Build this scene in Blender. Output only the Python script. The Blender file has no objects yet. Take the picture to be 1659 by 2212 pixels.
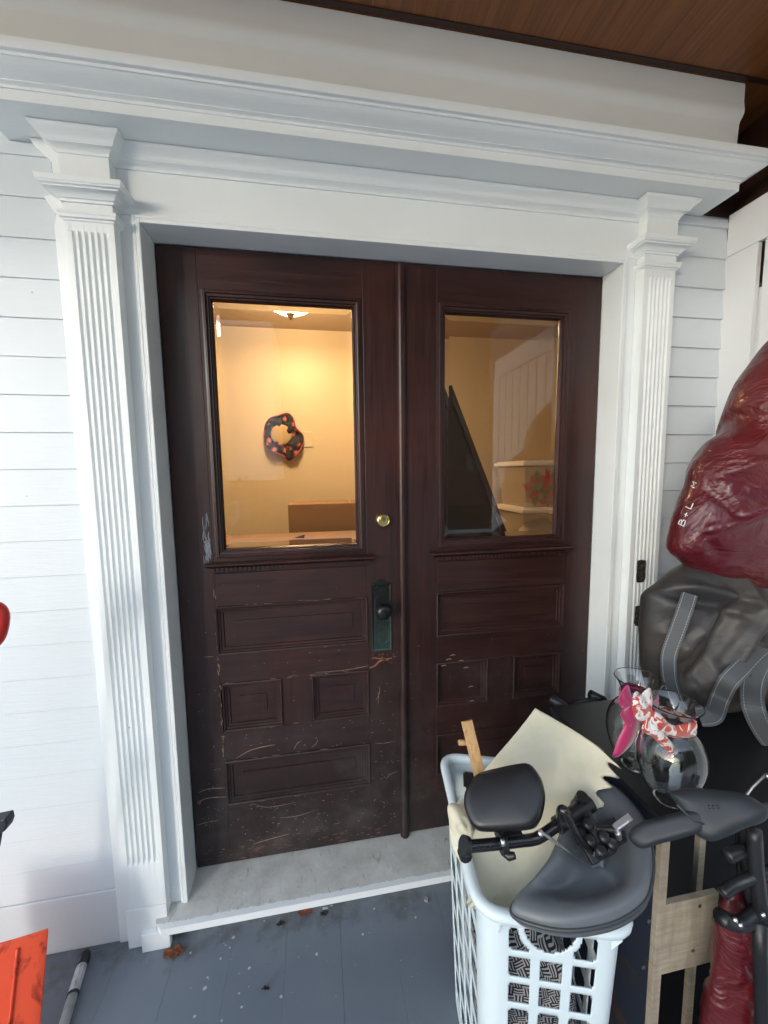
import bpy, bmesh, math, random
from math import radians as R, sin, cos, pi, sqrt
from mathutils import Vector, Matrix, noise
from mathutils.bvhtree import BVHTree
random.seed(7)
S = bpy.context.scene
COL = S.collection

# ------------------------------------------------------------------ camera
CAM = Vector((.4716, -1.3885, 1.4219)); YAW, PIT, ROL, FPX = .1669, -.1022, -.0130, 851.86   # focal length in pixels of a 1659 px wide picture
cf = Vector((sin(YAW)*cos(PIT), cos(YAW)*cos(PIT), sin(PIT)))
r0 = Vector((cos(YAW), -sin(YAW), 0)); u0 = r0.cross(cf)
cr = cos(ROL)*r0 + sin(ROL)*u0; cu = -sin(ROL)*r0 + cos(ROL)*u0
cam = bpy.data.objects.new('camera', bpy.data.cameras.new('camera')); COL.objects.link(cam)
m = Matrix((cr, cu, -cf)).transposed().to_4x4(); m.translation = CAM
cam.matrix_world = m
cam.data.sensor_fit = 'HORIZONTAL'; cam.data.sensor_width = 36
cam.data.lens = 36*FPX/1659; cam.data.clip_start = .02; cam.data.clip_end = 400
S.camera = cam

# ------------------------------------------------------------------ light
EXPOSURE = 2.2
SUN_DIR = Vector((.46, .70, -.17)).normalized()     # low light coming in from the open front-left of the porch
w = bpy.data.worlds.new('World'); S.world = w; w.use_nodes = True
nt = w.node_tree; bg = nt.nodes['Background']; sky = nt.nodes.new('ShaderNodeTexSky')
sky.sky_type = 'NISHITA'; sky.sun_disc = False
sky.sun_elevation = math.asin(-SUN_DIR.z)
sky.sun_rotation = math.atan2(-SUN_DIR.x, -SUN_DIR.y)
sky.air_density = 1.0; sky.dust_density = .6; sky.ozone_density = 1.6
hs = nt.nodes.new('ShaderNodeHueSaturation'); hs.inputs['Saturation'].default_value = .54
nt.links.new(sky.outputs[0], hs.inputs['Color']); nt.links.new(hs.outputs[0], bg.inputs[0]); bg.inputs[1].default_value = .15
sl = bpy.data.lights.new('sun', 'SUN'); so = bpy.data.objects.new('sun', sl); COL.objects.link(so)
sl.energy = .55; sl.angle = R(16); sl.color = (1, .985, .96)
so.rotation_euler = SUN_DIR.to_track_quat('-Z', 'Y').to_euler(); so.location = (-6, -8, 5)
S.view_settings.view_transform = 'Standard'; S.view_settings.look = 'None'
S.view_settings.exposure = EXPOSURE; S.view_settings.gamma = 1
S.render.engine = 'CYCLES'
try:
    S.cycles.use_denoising = True; S.cycles.max_bounces = 10; S.cycles.transmission_bounces = 8; S.cycles.sample_clamp_indirect = 6
except Exception: pass

# ------------------------------------------------------------------ helpers
def at(u, v, ax, val):
    "world point on the plane ax = val seen at pixel (u, v) of the 1659 px wide measuring picture"
    d = cf + cr*((u-829.5)/FPX) - cu*((v-1106)/FPX)
    i = 'xyz'.index(ax); return CAM + d*((val-CAM[i])/d[i])
def atp(u, v, p0, n):
    d = cf + cr*((u-829.5)/FPX) - cu*((v-1106)/FPX)
    return CAM + d*((p0-CAM).dot(n)/d.dot(n))

class MB:
    def __init__(s): s.v = []; s.f = []; s.m = []; s.cur = 0
    def add(s, vs, fs):
        b = len(s.v); s.v += [tuple(p) for p in vs]
        for f in fs: s.f.append(tuple(b+i for i in f)); s.m.append(s.cur)
        return s
    def box(s, x0, x1, y0, y1, z0, z1, M=None):
        vs = [Vector((x, y, z)) for z in (z0, z1) for y in (y0, y1) for x in (x0, x1)]
        if M: vs = [M @ p for p in vs]
        return s.add(vs, [(0,2,3,1),(4,5,7,6),(0,1,5,4),(2,6,7,3),(0,4,6,2),(1,3,7,5)])
    def rings(s, rs, closed=True, cap0=False, cap1=False):
        n = len(rs[0]); vs = [p for r in rs for p in r]; fs = []
        for i in range(len(rs)-1):
            for j in range(n if closed else n-1):
                k = (j+1) % n; fs.append((i*n+j, i*n+k, (i+1)*n+k, (i+1)*n+j))
        if cap0: fs.append(tuple(range(n))[::-1])
        if cap1: fs.append(tuple((len(rs)-1)*n+j for j in range(n)))
        return s.add(vs, fs)
    def tube(s, pts, r, n=10, flat=1.0, closed=False, up=None, caps=True):
        pts = [Vector(p) for p in pts]; rs = []; N = len(pts)
        rad = r if isinstance(r, (list, tuple)) else [r]*N
        t = (pts[1]-pts[0]).normalized()
        a = Vector(up) if up else (Vector((0,0,1)) if abs(t.z) < .9 else Vector((1,0,0)))
        for i, p in enumerate(pts):
            if closed: t = (pts[(i+1) % N]-pts[i-1]).normalized()
            elif i == 0: t = (pts[1]-pts[0]).normalized()
            elif i == N-1: t = (pts[-1]-pts[-2]).normalized()
            else: t = ((pts[i+1]-p).normalized()+(p-pts[i-1]).normalized()).normalized()
            a = (a - t*a.dot(t)).normalized(); b = t.cross(a)
            rs.append([p + (a*cos(q)*flat + b*sin(q))*rad[i] for q in [2*pi*k/n for k in range(n)]])
        if closed: rs.append(rs[0])
        return s.rings(rs, cap0=caps and not closed, cap1=caps and not closed)
    def lathe(s, prof, c, n=32, axis=None):
        c = Vector(c); rs = []
        Mx = axis.to_track_quat('Z', 'Y').to_matrix() if axis is not None else Matrix.Identity(3)
        for r, z in prof: rs.append([c + Mx @ Vector((r*cos(2*pi*k/n), r*sin(2*pi*k/n), z)) for k in range(n)])
        return s.rings(rs, cap0=prof[0][0] > 1e-5, cap1=prof[-1][0] > 1e-5)
    def build(s, name, mat, parent=None, smooth=False, bevel=0, sub=0, solid=0, auto=None, offset=0, weld=False):
        me = bpy.data.meshes.new(name); me.from_pydata(s.v, [], s.f)
        mats = mat if isinstance(mat, (list, tuple)) else [mat]
        for q in mats: me.materials.append(q)
        for p, k in zip(me.polygons, s.m): p.material_index = min(k, len(mats)-1)
        bm = bmesh.new(); bm.from_mesh(me)
        if weld: bmesh.ops.remove_doubles(bm, verts=bm.verts, dist=1e-5)
        bmesh.ops.recalc_face_normals(bm, faces=bm.faces); bm.to_mesh(me); bm.free()
        if smooth or auto:
            for p in me.polygons: p.use_smooth = True
            if auto:
                try: me.set_sharp_from_angle(angle=R(auto))
                except Exception: pass
        o = bpy.data.objects.new(name, me); COL.objects.link(o)
        if solid:
            q = o.modifiers.new('solid', 'SOLIDIFY'); q.thickness = solid; q.offset = offset
        if bevel:
            q = o.modifiers.new('bevel', 'BEVEL'); q.width = bevel; q.segments = 2; q.limit_method = 'ANGLE'; q.angle_limit = R(35)
        if sub:
            q = o.modifiers.new('sub', 'SUBSURF'); q.levels = sub; q.render_levels = sub
        if parent: o.parent = parent; o.matrix_parent_inverse = Matrix.Translation(-Vector(parent.location))
        return o
def tag(o, label=None, cat=None, group=None, kind=None):
    if label: o['label'] = label
    if cat: o['category'] = cat
    if group: o['group'] = group
    if kind: o['kind'] = kind
    return o
def thing(name, label, cat, loc, group=None):
    o = bpy.data.objects.new(name, None); COL.objects.link(o); o.location = loc; o.empty_display_size = .05
    return tag(o, label, cat, group)
def catmull(P, n=6, closed=False):
    P = [Vector(p) for p in P]; out = []; N = len(P)
    for i in range(N if closed else N-1):
        a, b, c, d = (P[(i-1) % N], P[i], P[(i+1) % N], P[(i+2) % N]) if closed else (P[max(i-1, 0)], P[i], P[i+1], P[min(i+2, N-1)])
        for k in range(n):
            t = k/n; out.append(.5*((2*b)+(c-a)*t+(2*a-5*b+4*c-d)*t*t+(3*b-a-3*c+d)*t**3))
    if not closed: out.append(P[-1])
    return out
def rrect(w, h, r, n=6):
    out = []
    for cx, cy, a0 in ((w/2-r, h/2-r, 0), (-w/2+r, h/2-r, 90), (-w/2+r, -h/2+r, 180), (w/2-r, -h/2+r, 270)):
        for k in range(n+1):
            a = R(a0+90*k/n); out.append((cx+r*cos(a), cy+r*sin(a)))
    return out
def pillow(mb, outline, nrm, tf, tb, k=2.6, rings=12, disp=0, freq=8, seed=0, fine=1, folds=()):
    "closed cushion: outline (world points, star shaped), front bulge tf along nrm, back bulge tb"
    nrm = Vector(nrm).normalized(); P = [Vector(p) for p in outline]; c = sum(P, Vector())/len(P)
    def ring(s, T, sg):
        h = T*max(0, 1-s**k)**(.5); o = []
        for p in P:
            q = c + (p-c)*s
            d = 0
            if disp:
                q2 = Vector((q.x*1.6+q.z*1.1, q.y, q.z*.55-q.x*.4)) if fine > .5 else Vector((q.x*2.3+q.z*1.7, q.y, q.z*.40-q.x*.30))+Vector((.25*noise.noise(q*3), 0, 0))
                d = disp*(1-s**8)*((1-2.2*abs(noise.noise(q2*freq+Vector((seed, 0, 0)))))+fine*.42*(1-3*abs(noise.noise(q*freq*2.6+Vector((0, seed, 0)))))+fine*.2*(1-3*abs(noise.noise(q*freq*6+Vector((0, seed, 5))))))
            for f0, f1, am, wd in folds:
                ab = f1-f0; ap = Vector((q.x-f0.x, 0, q.z-f0.z)); ab2 = Vector((ab.x, 0, ab.z)); tt = min(1, max(0, ap.dot(ab2)/ab2.length_squared)); e = (ap-ab2*tt).length/wd
                if sg > 0: d += am*math.exp(-e*e)*min(1, (1-s)*8)
            o.append(q + nrm*sg*(h+d))
        return o
    ss = [1-(i/rings)**1.7*0.999 for i in range(rings+1)]
    fr = [ring(x, tf, 1) for x in ss]; bk = [ring(x, tb, -1) for x in ss]
    mb.rings(bk[::-1][:-1] + fr, cap0=True, cap1=True)
    return mb

def bar(mb, a, b, w_, t_, side=None):
    ax = (b-a).normalized(); s = (side or Vector((1, 0, 0))); s = (s-ax*s.dot(ax)).normalized(); u_ = ax.cross(s)
    vs = [p+s*x*w_/2+u_*y*t_/2 for p in (a, b) for x, y in ((-1, -1), (1, -1), (1, 1), (-1, 1))]
    mb.add(vs, [(0, 3, 2, 1), (4, 5, 6, 7), (0, 1, 5, 4), (1, 2, 6, 5), (2, 3, 7, 6), (3, 0, 4, 7)])
# ------------------------------------------------------------------ materials
def mat(name, base=(.8, .8, .8), rough=.5, **kw):
    m = bpy.data.materials.new(name); m.use_nodes = True; b = m.node_tree.nodes['Principled BSDF']
    b.inputs['Base Color'].default_value = (*base, 1); b.inputs['Roughness'].default_value = rough
    for k, v in kw.items():
        nm = {'metal': 'Metallic', 'trans': 'Transmission Weight', 'ior': 'IOR', 'coat': 'Coat Weight', 'spec': 'Specular IOR Level', 'sheen': 'Sheen Weight', 'alpha': 'Alpha', 'sss': 'Subsurface Weight'}[k]
        b.inputs[nm].default_value = v
    return m
class N:
    def __init__(s, m): s.t = m.node_tree; s.b = s.t.nodes['Principled BSDF']; s.tc = s.t.nodes.new('ShaderNodeTexCoord')
    def n(s, typ, **kw):
        x = s.t.nodes.new('ShaderNode'+typ)
        for k, v in kw.items():
            if k in x.inputs: x.inputs[k].default_value = v
            else: setattr(x, k, v)
        return x
    def l(s, a, b): s.t.links.new(a, b)
    def map(s, scale=(1,1,1), loc=(0,0,0), rot=(0,0,0)):
        x = s.n('Mapping'); x.inputs['Scale'].default_value = scale; x.inputs['Location'].default_value = loc; x.inputs['Rotation'].default_value = rot
        s.l(s.tc.outputs['Object'], x.inputs['Vector']); return x.outputs[0]
    def noise(s, vec, scale, detail=4, rough=.6, dist=0):
        x = s.n('TexNoise', Scale=scale, Detail=detail, Roughness=rough, Distortion=dist); s.l(vec, x.inputs['Vector']); return x.outputs['Fac']
    def ramp(s, fac, stops):
        x = s.n('ValToRGB'); s.l(fac, x.inputs[0]); e = x.color_ramp.elements
        while len(e) < len(stops): e.new(.5)
        for q, (p, c) in zip(e, stops): q.position = p; q.color = (*c, 1) if len(c) == 3 else c
        return x.outputs[0]
    def mix(s, fac, a, b, mode='MIX'):
        x = s.n('Mix', data_type='RGBA', blend_type=mode)
        for i, q in ((0, fac), (6, a), (7, b)):
            if hasattr(q, 'is_output'): s.l(q, x.inputs[i])
            elif i == 0: x.inputs[0].default_value = q
            else: x.inputs[i].default_value = (*q, 1)
        return x.outputs[2]
    def math(s, op, a, b=0):
        x = s.n('Math', operation=op)
        for i, q in ((0, a), (1, b)):
            if hasattr(q, 'is_output'): s.l(q, x.inputs[i])
            else: x.inputs[i].default_value = q
        return x.outputs[0]
    def bump(s, h, strength=.3, dist=.002, prev=None):
        x = s.n('Bump', Strength=strength, Distance=dist); s.l(h, x.inputs['Height'])
        if prev is not None: s.l(prev, x.inputs['Normal'])
        s.l(x.outputs[0], s.b.inputs['Normal']); return x.outputs[0]
    def color(s, c): s.l(c, s.b.inputs['Base Color'])
    def roughness(s, c): s.l(c, s.b.inputs['Roughness'])
W_, B_ = (1, 1, 1), (0, 0, 0)
def paint(name, base, rough=.38, dirt=.12, strokes=(60, 60, 3), bs=.25):
    m = mat(name, base, rough, coat=.0); q = N(m)
    v = q.map(); n1 = q.noise(v, 2.2, 5); n2 = q.noise(v, 38, 6, .7)
    d = q.mix(q.math('MULTIPLY', q.ramp(n1, [(.42, B_), (.75, W_)]), dirt), base, tuple(c*.72 for c in base))
    sp = q.n('TexVoronoi', Scale=9.0); q.l(v, sp.inputs['Vector'])
    dot = q.ramp(sp.outputs['Distance'], [(.018, W_), (.03, B_)])
    d = q.mix(q.math('MULTIPLY', dot, q.ramp(q.noise(v, 3.1, 2), [(.52, B_), (.56, (.55, .55, .55))])), d, (.22, .21, .19))
    q.color(d)
    b1 = q.bump(q.noise(q.map(strokes), 3.0, 3), bs, .0016)
    q.bump(n2, .22, .0012, b1)
    return m
M = {}
M['trim'] = paint('white_trim_paint', (.83, .868, .87), .33, .22, (70, 70, 4), .34)
M['hor'] = paint('white_moulding_paint', (.83, .868, .87), .33, .22, (4, 70, 70), .36)
M['siding'] = paint('white_siding_paint', (.66, .715, .75), .42, .2, (5, 40, 60), .35)
M['frieze'] = paint('bounce_toned_frieze_paint', (.76, .775, .755), .6, .25, (5, 50, 50), .2)  # duller than the trim: the unlit, warm-bounce tone is put into the colour
M['panel'] = paint('white_panel_paint', (.80, .81, .82), .5, .25, (50, 50, 6), .3)

def wood(name, vert):
    m = mat(name, (.03, .012, .009), .42); q = N(m)
    sc = (26, 26, 1.3) if vert else (1.3, 26, 26)
    v = q.map(sc); g = q.noise(v, 2.6, 8, .68, .6); v0 = q.map()
    c = q.ramp(g, [(.25, (.011, .0045, .004)), (.5, (.028, .0090, .0075)), (.78, (.050, .0155, .0115))])
    # redder, fresher varnish high on the door (kept as wear mask: the lower half is weathered grey)
    sep = q.n('SeparateXYZ'); q.l(q.tc.outputs['Object'], sep.inputs[0])
    low = q.ramp(q.math('ADD', q.math('MULTIPLY', sep.outputs[2], -.5), q.math('ADD', q.math('MULTIPLY', q.noise(v0, 3.0, 5), .5), .5)), [(.28, B_), (.75, W_)])
    c = q.mix(q.math('MULTIPLY', low, .85), c, (.013, .0110, .0115))
    hz = q.ramp(q.noise(v0, 5.5, 5, .7), [(.46, B_), (.68, W_)]); c = q.mix(q.math('MULTIPLY', q.math('MULTIPLY', hz, low), .75), c, (.062, .050, .047))
    red = q.ramp(q.noise(v0, 1.7, 3), [(.5, B_), (.72, W_)])
    c = q.mix(q.math('MULTIPLY', red, q.math('SUBTRACT', .5, q.math('MULTIPLY', low, .5))), c, (.085, .020, .012))
    # worn flecks where the varnish is gone
    f1 = q.noise(q.map((60, 60, 140) if not vert else (150, 60, 60)), 1.6, 6, .75, 1.5)
    patch = q.noise(v0, 7.5, 4, .7)
    lowm = q.ramp(sep.outputs[2], [(.0, (.16,)*3), (.35, (.10,)*3), (.62, (.03,)*3), (.95, B_)])
    k = q.ramp(q.math('ADD', q.math('MULTIPLY', q.math('ADD', f1, patch), .5), lowm), [(.735, B_), (.79, W_)])
    c = q.mix(q.math('MULTIPLY', k, .75), c, (.15, .085, .055))
    q.color(c)
    q.roughness(q.ramp(q.math('ADD', g, q.math('MULTIPLY', low, .3)), [(.3, (.3,)*3), (.9, (.55,)*3)]))
    b = q.bump(g, .35, .0012); q.bump(q.math('SUBTRACT', 1, k), .4, .0006, b)
    return m
M['wv'] = wood('door_wood_upright', True); M['wh'] = wood('door_wood_crosswise', False)
M['bare'] = mat('bare_scratched_wood', (.27, .18, .125), .7)
M['bare2'] = mat('orange_bare_wood', (.22, .095, .045), .7)
M['smear'] = mat('white_primer_smear', (.20, .23, .26), .7)
M['dust'] = mat('grey_scuff', (.10, .085, .08), .8)

# glass
M['glass'] = mat('door_glass', (1, 1, 1), .0, trans=1.0, ior=1.5)
M['vase'] = mat('clear_vase_glass', (.97, .99, .99), .0, trans=1.0, ior=1.47)
# metals
M['brass'] = mat('polished_brass', (.86, .68, .30), .22, metal=1.0)
M['brassd'] = mat('brass_lock_core', (.30, .26, .15), .35, metal=1.0)
M['chrome'] = mat('chrome', (.80, .80, .80), .28, metal=1.0)
def verd():
    m = mat('verdigris_bronze', (.05, .07, .065), .45, metal=.55); q = N(m); v = q.map()
    sep = q.n('SeparateXYZ'); q.l(q.tc.outputs['Object'], sep.inputs[0])
    g = q.ramp(q.math('ADD', q.math('MULTIPLY', q.math('SUBTRACT', .93, sep.outputs[2]), 2.6), q.math('MULTIPLY', q.noise(v, 45, 5), .5)), [(.25, B_), (.75, W_)])
    q.color(q.mix(g, (.016, .018, .018), (.045, .085, .072))); q.bump(q.noise(v, 160, 4), .5, .001); return m
M['verd'] = verd()
M['knob'] = mat('black_door_knob', (.014, .014, .016), .28, metal=.3)
# plastics
M['blackp'] = mat('black_plastic', (.012, .013, .015), .38)
M['blackm'] = mat('black_enamel_tube', (.010, .010, .012), .25, coat=.3)
M['vinyl'] = mat('black_vinyl', (.010, .010, .012), .33)
q = N(M['vinyl']); q.bump(q.noise(q.map(), 260, 3), .15, .0006)
M['greyv'] = mat('grey_vinyl', (.115, .128, .142), .38); q = N(M['greyv']); q.bump(q.noise(q.map(), 200, 3), .12, .0006)
M['greyseam'] = mat('dark_grey_piping', (.04, .045, .05), .4)
M['greyarm'] = mat('charcoal_rubber', (.018, .023, .030), .5); q = N(M['greyarm']); q.bump(q.noise(q.map(), 300, 2), .15, .0006)
M['basket'] = mat('white_basket_plastic', (.66, .76, .80), .35, sss=.0); q = N(M['basket']); q.bump(q.noise(q.map(), 90, 3), .1, .0006)
def foam():
    m = mat('cream_foam', (.66, .60, .40), .9, sheen=.2); q = N(m); v = q.map()
    q.color(q.mix(q.ramp(q.noise(v, 7, 5), [(.45, B_), (.75, W_)]), (.64, .61, .47), (.52, .48, .34)))
    q.bump(q.noise(v, 320, 3), .35, .001); return m
M['foam'] = foam()
def lath():
    m = mat('pine_lath', (.5, .3, .12), .55); q = N(m)
    q.color(q.ramp(q.noise(q.map((60, 60, 6)), 2, 6, .7, .5), [(.3, (.36, .19, .07)), (.7, (.62, .40, .19))])); return m
M['lath'] = lath()
def ply():
    m = mat('raw_plywood', (.42, .36, .27), .75); q = N(m); v = q.map((6, 6, 90))
    c = q.ramp(q.noise(v, 1.6, 6, .6, .6), [(.3, (.34, .29, .215)), (.7, (.50, .44, .34))])
    q.color(q.mix(q.ramp(q.noise(q.map((18, 18, 3)), 1.5, 3), [(.45, B_), (.62, (.5, .5, .5))]), c, (.24, .20, .15))); q.bump(q.noise(v, 3, 4), .2, .001); return m
M['ply'] = ply()
M['screw'] = mat('steel_screw_head', (.25, .25, .24), .45, metal=.8)
M['dark'] = mat('black_dust_cover_cloth', (.006, .007, .010), .9)
def navy():
    m = mat('navy_printed_cloth', (.01, .016, .035), .85); q = N(m); v = q.map()
    c = q.mix(q.ramp(q.noise(v, 9, 3), [(.60, B_), (.70, W_)]), (.009, .016, .034), (.05, .028, .006))
    q.color(q.mix(q.ramp(q.noise(q.map((1,1,1), (4, 2, 9)), 11, 3), [(.66, B_), (.74, W_)]), c, (.07, .007, .012))); return m
M['navy'] = navy()
def tarp(name, a, b, rough=.42, freq=5, bs=.8, metal=0):
    m = mat(name, a, rough); q = N(m); v = q.map()
    q.color(q.mix(q.ramp(q.noise(v, 5, 4), [(.4, B_), (.66, W_)]), a, b))
    h = q.noise(v, freq, 5, .6, 1.2); x = q.bump(h, bs, .02); q.bump(q.noise(v, 500, 2), .12, .0005, x); return m
M['tarp'] = tarp('grey_coated_canvas', (.030, .029, .029), (.058, .045, .035), .48, 3.2, .5)
M['strap'] = mat('grey_webbing', (.085, .090, .095), .75); q = N(M['strap']); q.bump(q.noise(q.map(), 700, 1), .4, .0006)
M['stitch'] = mat('white_stitching', (.42, .42, .42), .7)
def redbag():
    m = mat('crimson_polythene', (.14, .008, .018), .24, coat=.2); q = N(m); v = q.map()
    q.color(q.mix(q.ramp(q.noise(v, 3, 4), [(.4, B_), (.7, W_)]), (.085, .004, .010), (.135, .014, .012)))
    vo = q.noise(q.map((1, 1, 1.6)), 4.5, 4, .55, 1.8)
    rg = q.math('ABSOLUTE', q.math('SUBTRACT', vo, .5)); x = q.bump(q.math('SUBTRACT', 1, q.math('MINIMUM', q.math('MULTIPLY', rg, 6), 1)), .42, .012)
    v2 = q.noise(v, 9, 3, .5, 1.2); q.bump(v2, .18, .008, x); return m
M['redbag'] = redbag(); M['redbag'].node_tree.nodes['Principled BSDF'].inputs['Roughness'].default_value = .38
M['pinkbag'] = mat('sheer_magenta_polythene', (.30, .03, .09), .2, trans=.55, ior=1.05)
q = N(M['pinkbag']); q.bump(q.noise(q.map((1, 1, .25)), 22, 4, .6, 1.5), .9, .012)
M['marker'] = mat('white_marker', (.8, .8, .8), .5)
M['pink'] = mat('pink_satin_ribbon', (.42, .012, .11), .38, sheen=.5)
def prib():
    m = mat('red_white_printed_ribbon', (.8, .7, .68), .4, sheen=.3); q = N(m); v = q.map()
    q.color(q.ramp(q.noise(v, 42, 3, .5, 1.2), [(.40, (.50, .045, .018)), (.47, (.50, .045, .018)), (.50, (.80, .74, .70)), (.64, (.80, .74, .70)), (.68, (.16, .14, .07))])); return m
M['prib'] = prib()
def weave():
    m = mat('black_white_basketweave_cloth', (.02, .02, .02), .8); q = N(m)
    v0 = q.map((1, 1, 1), rot=(0, R(12), 0)); nz = q.n('TexNoise', Scale=14.0, Detail=2.0); q.l(v0, nz.inputs['Vector'])
    vm = q.n('VectorMath', operation='MULTIPLY_ADD'); q.l(nz.outputs['Color'], vm.inputs[0]); vm.inputs[1].default_value = (.035,)*3; q.l(v0, vm.inputs[2]); v = vm.outputs[0]
    sx = q.n('SeparateXYZ'); q.l(v, sx.inputs[0]); u = sx.outputs[0]; z = sx.outputs[2]
    def cell(a, b, s):   # checker of short parallel bars
        return q.math('GREATER_THAN', q.math('MULTIPLY', q.math('SINE', q.math('MULTIPLY', a, s)), q.math('SINE', q.math('MULTIPLY', b, s))), 0)
    ck = cell(u, z, 200.0)
    hb = q.math('GREATER_THAN', q.math('SINE', q.math('MULTIPLY', z, 1200.0)), .15); vb = q.math('GREATER_THAN', q.math('SINE', q.math('MULTIPLY', u, 1200.0)), .15)
    k = q.math('ADD', q.math('MULTIPLY', ck, hb), q.math('MULTIPLY', q.math('SUBTRACT', 1, ck), vb))
    q.color(q.mix(k, (.012, .012, .015), (.42, .42, .44))); return m
M['weave'] = weave()
def redp():
    m = mat('scuffed_red_plastic', (.62, .05, .025), .4); q = N(m); v = q.map()
    n1 = q.noise(q.map((1, 1, .45)), 16, 5, .65, 1.0)
    q.color(q.mix(q.ramp(n1, [(.56, B_), (.66, (.85,)*3)]), (.74, .085, .032), (.20, .014, .008))); q.bump(n1, .3, .002); return m
M['redp'] = redp()
M['redh'] = mat('red_plastic_grip', (.55, .022, .015), .4)
M['alu'] = mat('dull_aluminium_tube', (.50, .51, .52), .42, metal=.35)
q = N(M['alu']); q.color(q.mix(q.ramp(q.noise(q.map(), 30, 5), [(.45, B_), (.7, W_)]), (.52, .54, .56), (.26, .25, .24)))
M['leaf'] = mat('dry_brown_leaf', (.20, .065, .025), .8); M['leaf2'] = mat('dark_dry_leaf', (.03, .02, .014), .8)
M['chip'] = mat('white_paint_chip', (.48, .50, .52), .7); M['gstone'] = mat('grey_plaster_crumb', (.30, .30, .30), .8)

def floor_mat():
    m = mat('blue_grey_floor_paint', (.13, .165, .21), .42); q = N(m); v = q.map()
    c = q.mix(q.ramp(q.noise(v, 3.5, 6, .65), [(.35, B_), (.7, W_)]), (.155, .185, .225), (.180, .205, .240))
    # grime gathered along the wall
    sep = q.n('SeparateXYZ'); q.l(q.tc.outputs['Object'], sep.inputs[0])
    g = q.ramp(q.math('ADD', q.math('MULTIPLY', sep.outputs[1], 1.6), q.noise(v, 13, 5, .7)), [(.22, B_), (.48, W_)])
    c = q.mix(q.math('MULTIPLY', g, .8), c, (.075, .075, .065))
    d = q.ramp(q.noise(v, 60, 5, .8), [(.70, B_), (.78, W_)]); c = q.mix(q.math('MULTIPLY', d, .5), c, (.05, .052, .055))
    q.color(c); q.roughness(q.ramp(q.noise(v, 8, 4), [(.3, (.34,)*3), (.7, (.55,)*3)]))
    b = q.bump(q.noise(q.map((40, 3, 40)), 2.2, 4), .2, .002); q.bump(q.noise(v, 120, 3), .12, .001, b); return m
M['floor'] = floor_mat()
def sill_mat():
    m = mat('worn_grey_threshold_paint', (.35, .35, .33), .6); q = N(m); v = q.map()
    sep = q.n('SeparateXYZ'); q.l(q.tc.outputs['Object'], sep.inputs[0])
    c = q.mix(q.ramp(q.noise(v, 11, 6, .7), [(.35, B_), (.68, W_)]), (.60, .61, .59), (.44, .44, .41))
    s = q.ramp(q.noise(q.map((1, .35, 1), rot=(0, 0, .3)), 34, 5, .7, 1), [(.61, B_), (.70, W_)]); c = q.mix(q.math('MULTIPLY', s, .65), c, (.14, .135, .12))
    e = q.ramp(q.math('ADD', q.math('MULTIPLY', sep.outputs[1], -9), q.math('MULTIPLY', q.noise(v, 42, 5, .75), .55)), [(.0, B_), (.5, B_), (1, B_)])
    k = q.math('GREATER_THAN', q.math('ADD', q.math('MULTIPLY', q.math('ADD', sep.outputs[1], .151), -14), q.math('MULTIPLY', q.math('SUBTRACT', q.noise(q.map((.5, 1, 1)), 75, 7, .8), .5), .42)), 0)
    c = q.mix(k, c, (.74, .78, .80))
    db = q.ramp(q.math('ADD', q.math('ABSOLUTE', q.math('MULTIPLY', q.math('ADD', sep.outputs[1], .146), 12)), q.noise(v, 38, 5, .8)), [(.34, W_), (.42, B_)])
    c = q.mix(q.math('MULTIPLY', db, .85), c, (.06, .06, .055))
    q.color(c); q.bump(q.noise(v, 55, 5, .7), .5, .002); return m
M['sill'] = sill_mat()
def ceil_mat():
    m = mat('varnished_brown_beadboard', (.10, .035, .012), .38); q = N(m)
    c = q.ramp(q.noise(q.map((30, 1.2, 1)), 2.5, 6, .6, .5), [(.3, (.15, .050, .014)), (.7, (.27, .098, .030))])
    q.color(c); return m
M['ceil'] = ceil_mat()
M['darkwood'] = mat('dark_stained_board', (.035, .013, .008), .5)
# the hall inside
M['wall'] = mat('tan_wall_paint', (.76, .645, .45), .42); q = N(M['wall']); q.bump(q.noise(q.map(), 120, 3), .12, .001)
M['hceil'] = mat('hall_ceiling_paint', (.58, .45, .33), .6)
M['hfloor'] = mat('hall_floor_boards', (.16, .08, .04), .4)
M['carton'] = mat('cardboard', (.36, .22, .12), .8)
M['stair'] = mat('dark_stained_stair_wood', (.060, .026, .015), .45)
M['bin'] = mat('clear_storage_plastic', (.75, .62, .45), .3, alpha=.22)
M['lid'] = mat('white_storage_lid', (.80, .72, .62), .4)
M['poins'] = mat('red_silk_petals', (.60, .040, .050), .6); M['green'] = mat('dull_green_cloth', (.10, .17, .10), .8)
M['straw'] = mat('straw_hat_crown', (.60, .44, .23), .8)
def hatm():
    m = mat('floral_brim_cloth', (.03, .03, .04), .8); q = N(m); v = q.map()
    vo = q.n('TexVoronoi', Scale=15.0); q.l(v, vo.inputs['Vector'])
    c = q.ramp(q.math('ADD', vo.outputs['Distance'], q.math('MULTIPLY', q.noise(v, 40, 3), .35)), [(.30, (.70, .34, .28)), (.44, (.50, .12, .12)), (.54, (.024, .022, .03))])
    q.color(q.mix(q.ramp(q.noise(v, 28, 2), [(.62, B_), (.66, W_)]), c, (.06, .09, .05))); return m
M['hat'] = hatm()
M['piping'] = mat('rose_hat_piping', (.5, .1, .09), .7)
M['plate'] = mat('ivory_switch_plate', (.75, .66, .45), .4)
M['nickel'] = mat('aged_nickel', (.25, .2, .13), .35, metal=.8)
M['blk'] = mat('dark_object', (.012, .012, .012), .6)
lm = mat('lit_alabaster_bowl', (.9, .8, .6), .4); lb = lm.node_tree.nodes['Principled BSDF']
lb.inputs['Emission Color'].default_value = (1, .73, .41, 1); lb.inputs['Emission Strength'].default_value = 18.0; M['lampglass'] = lm

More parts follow.
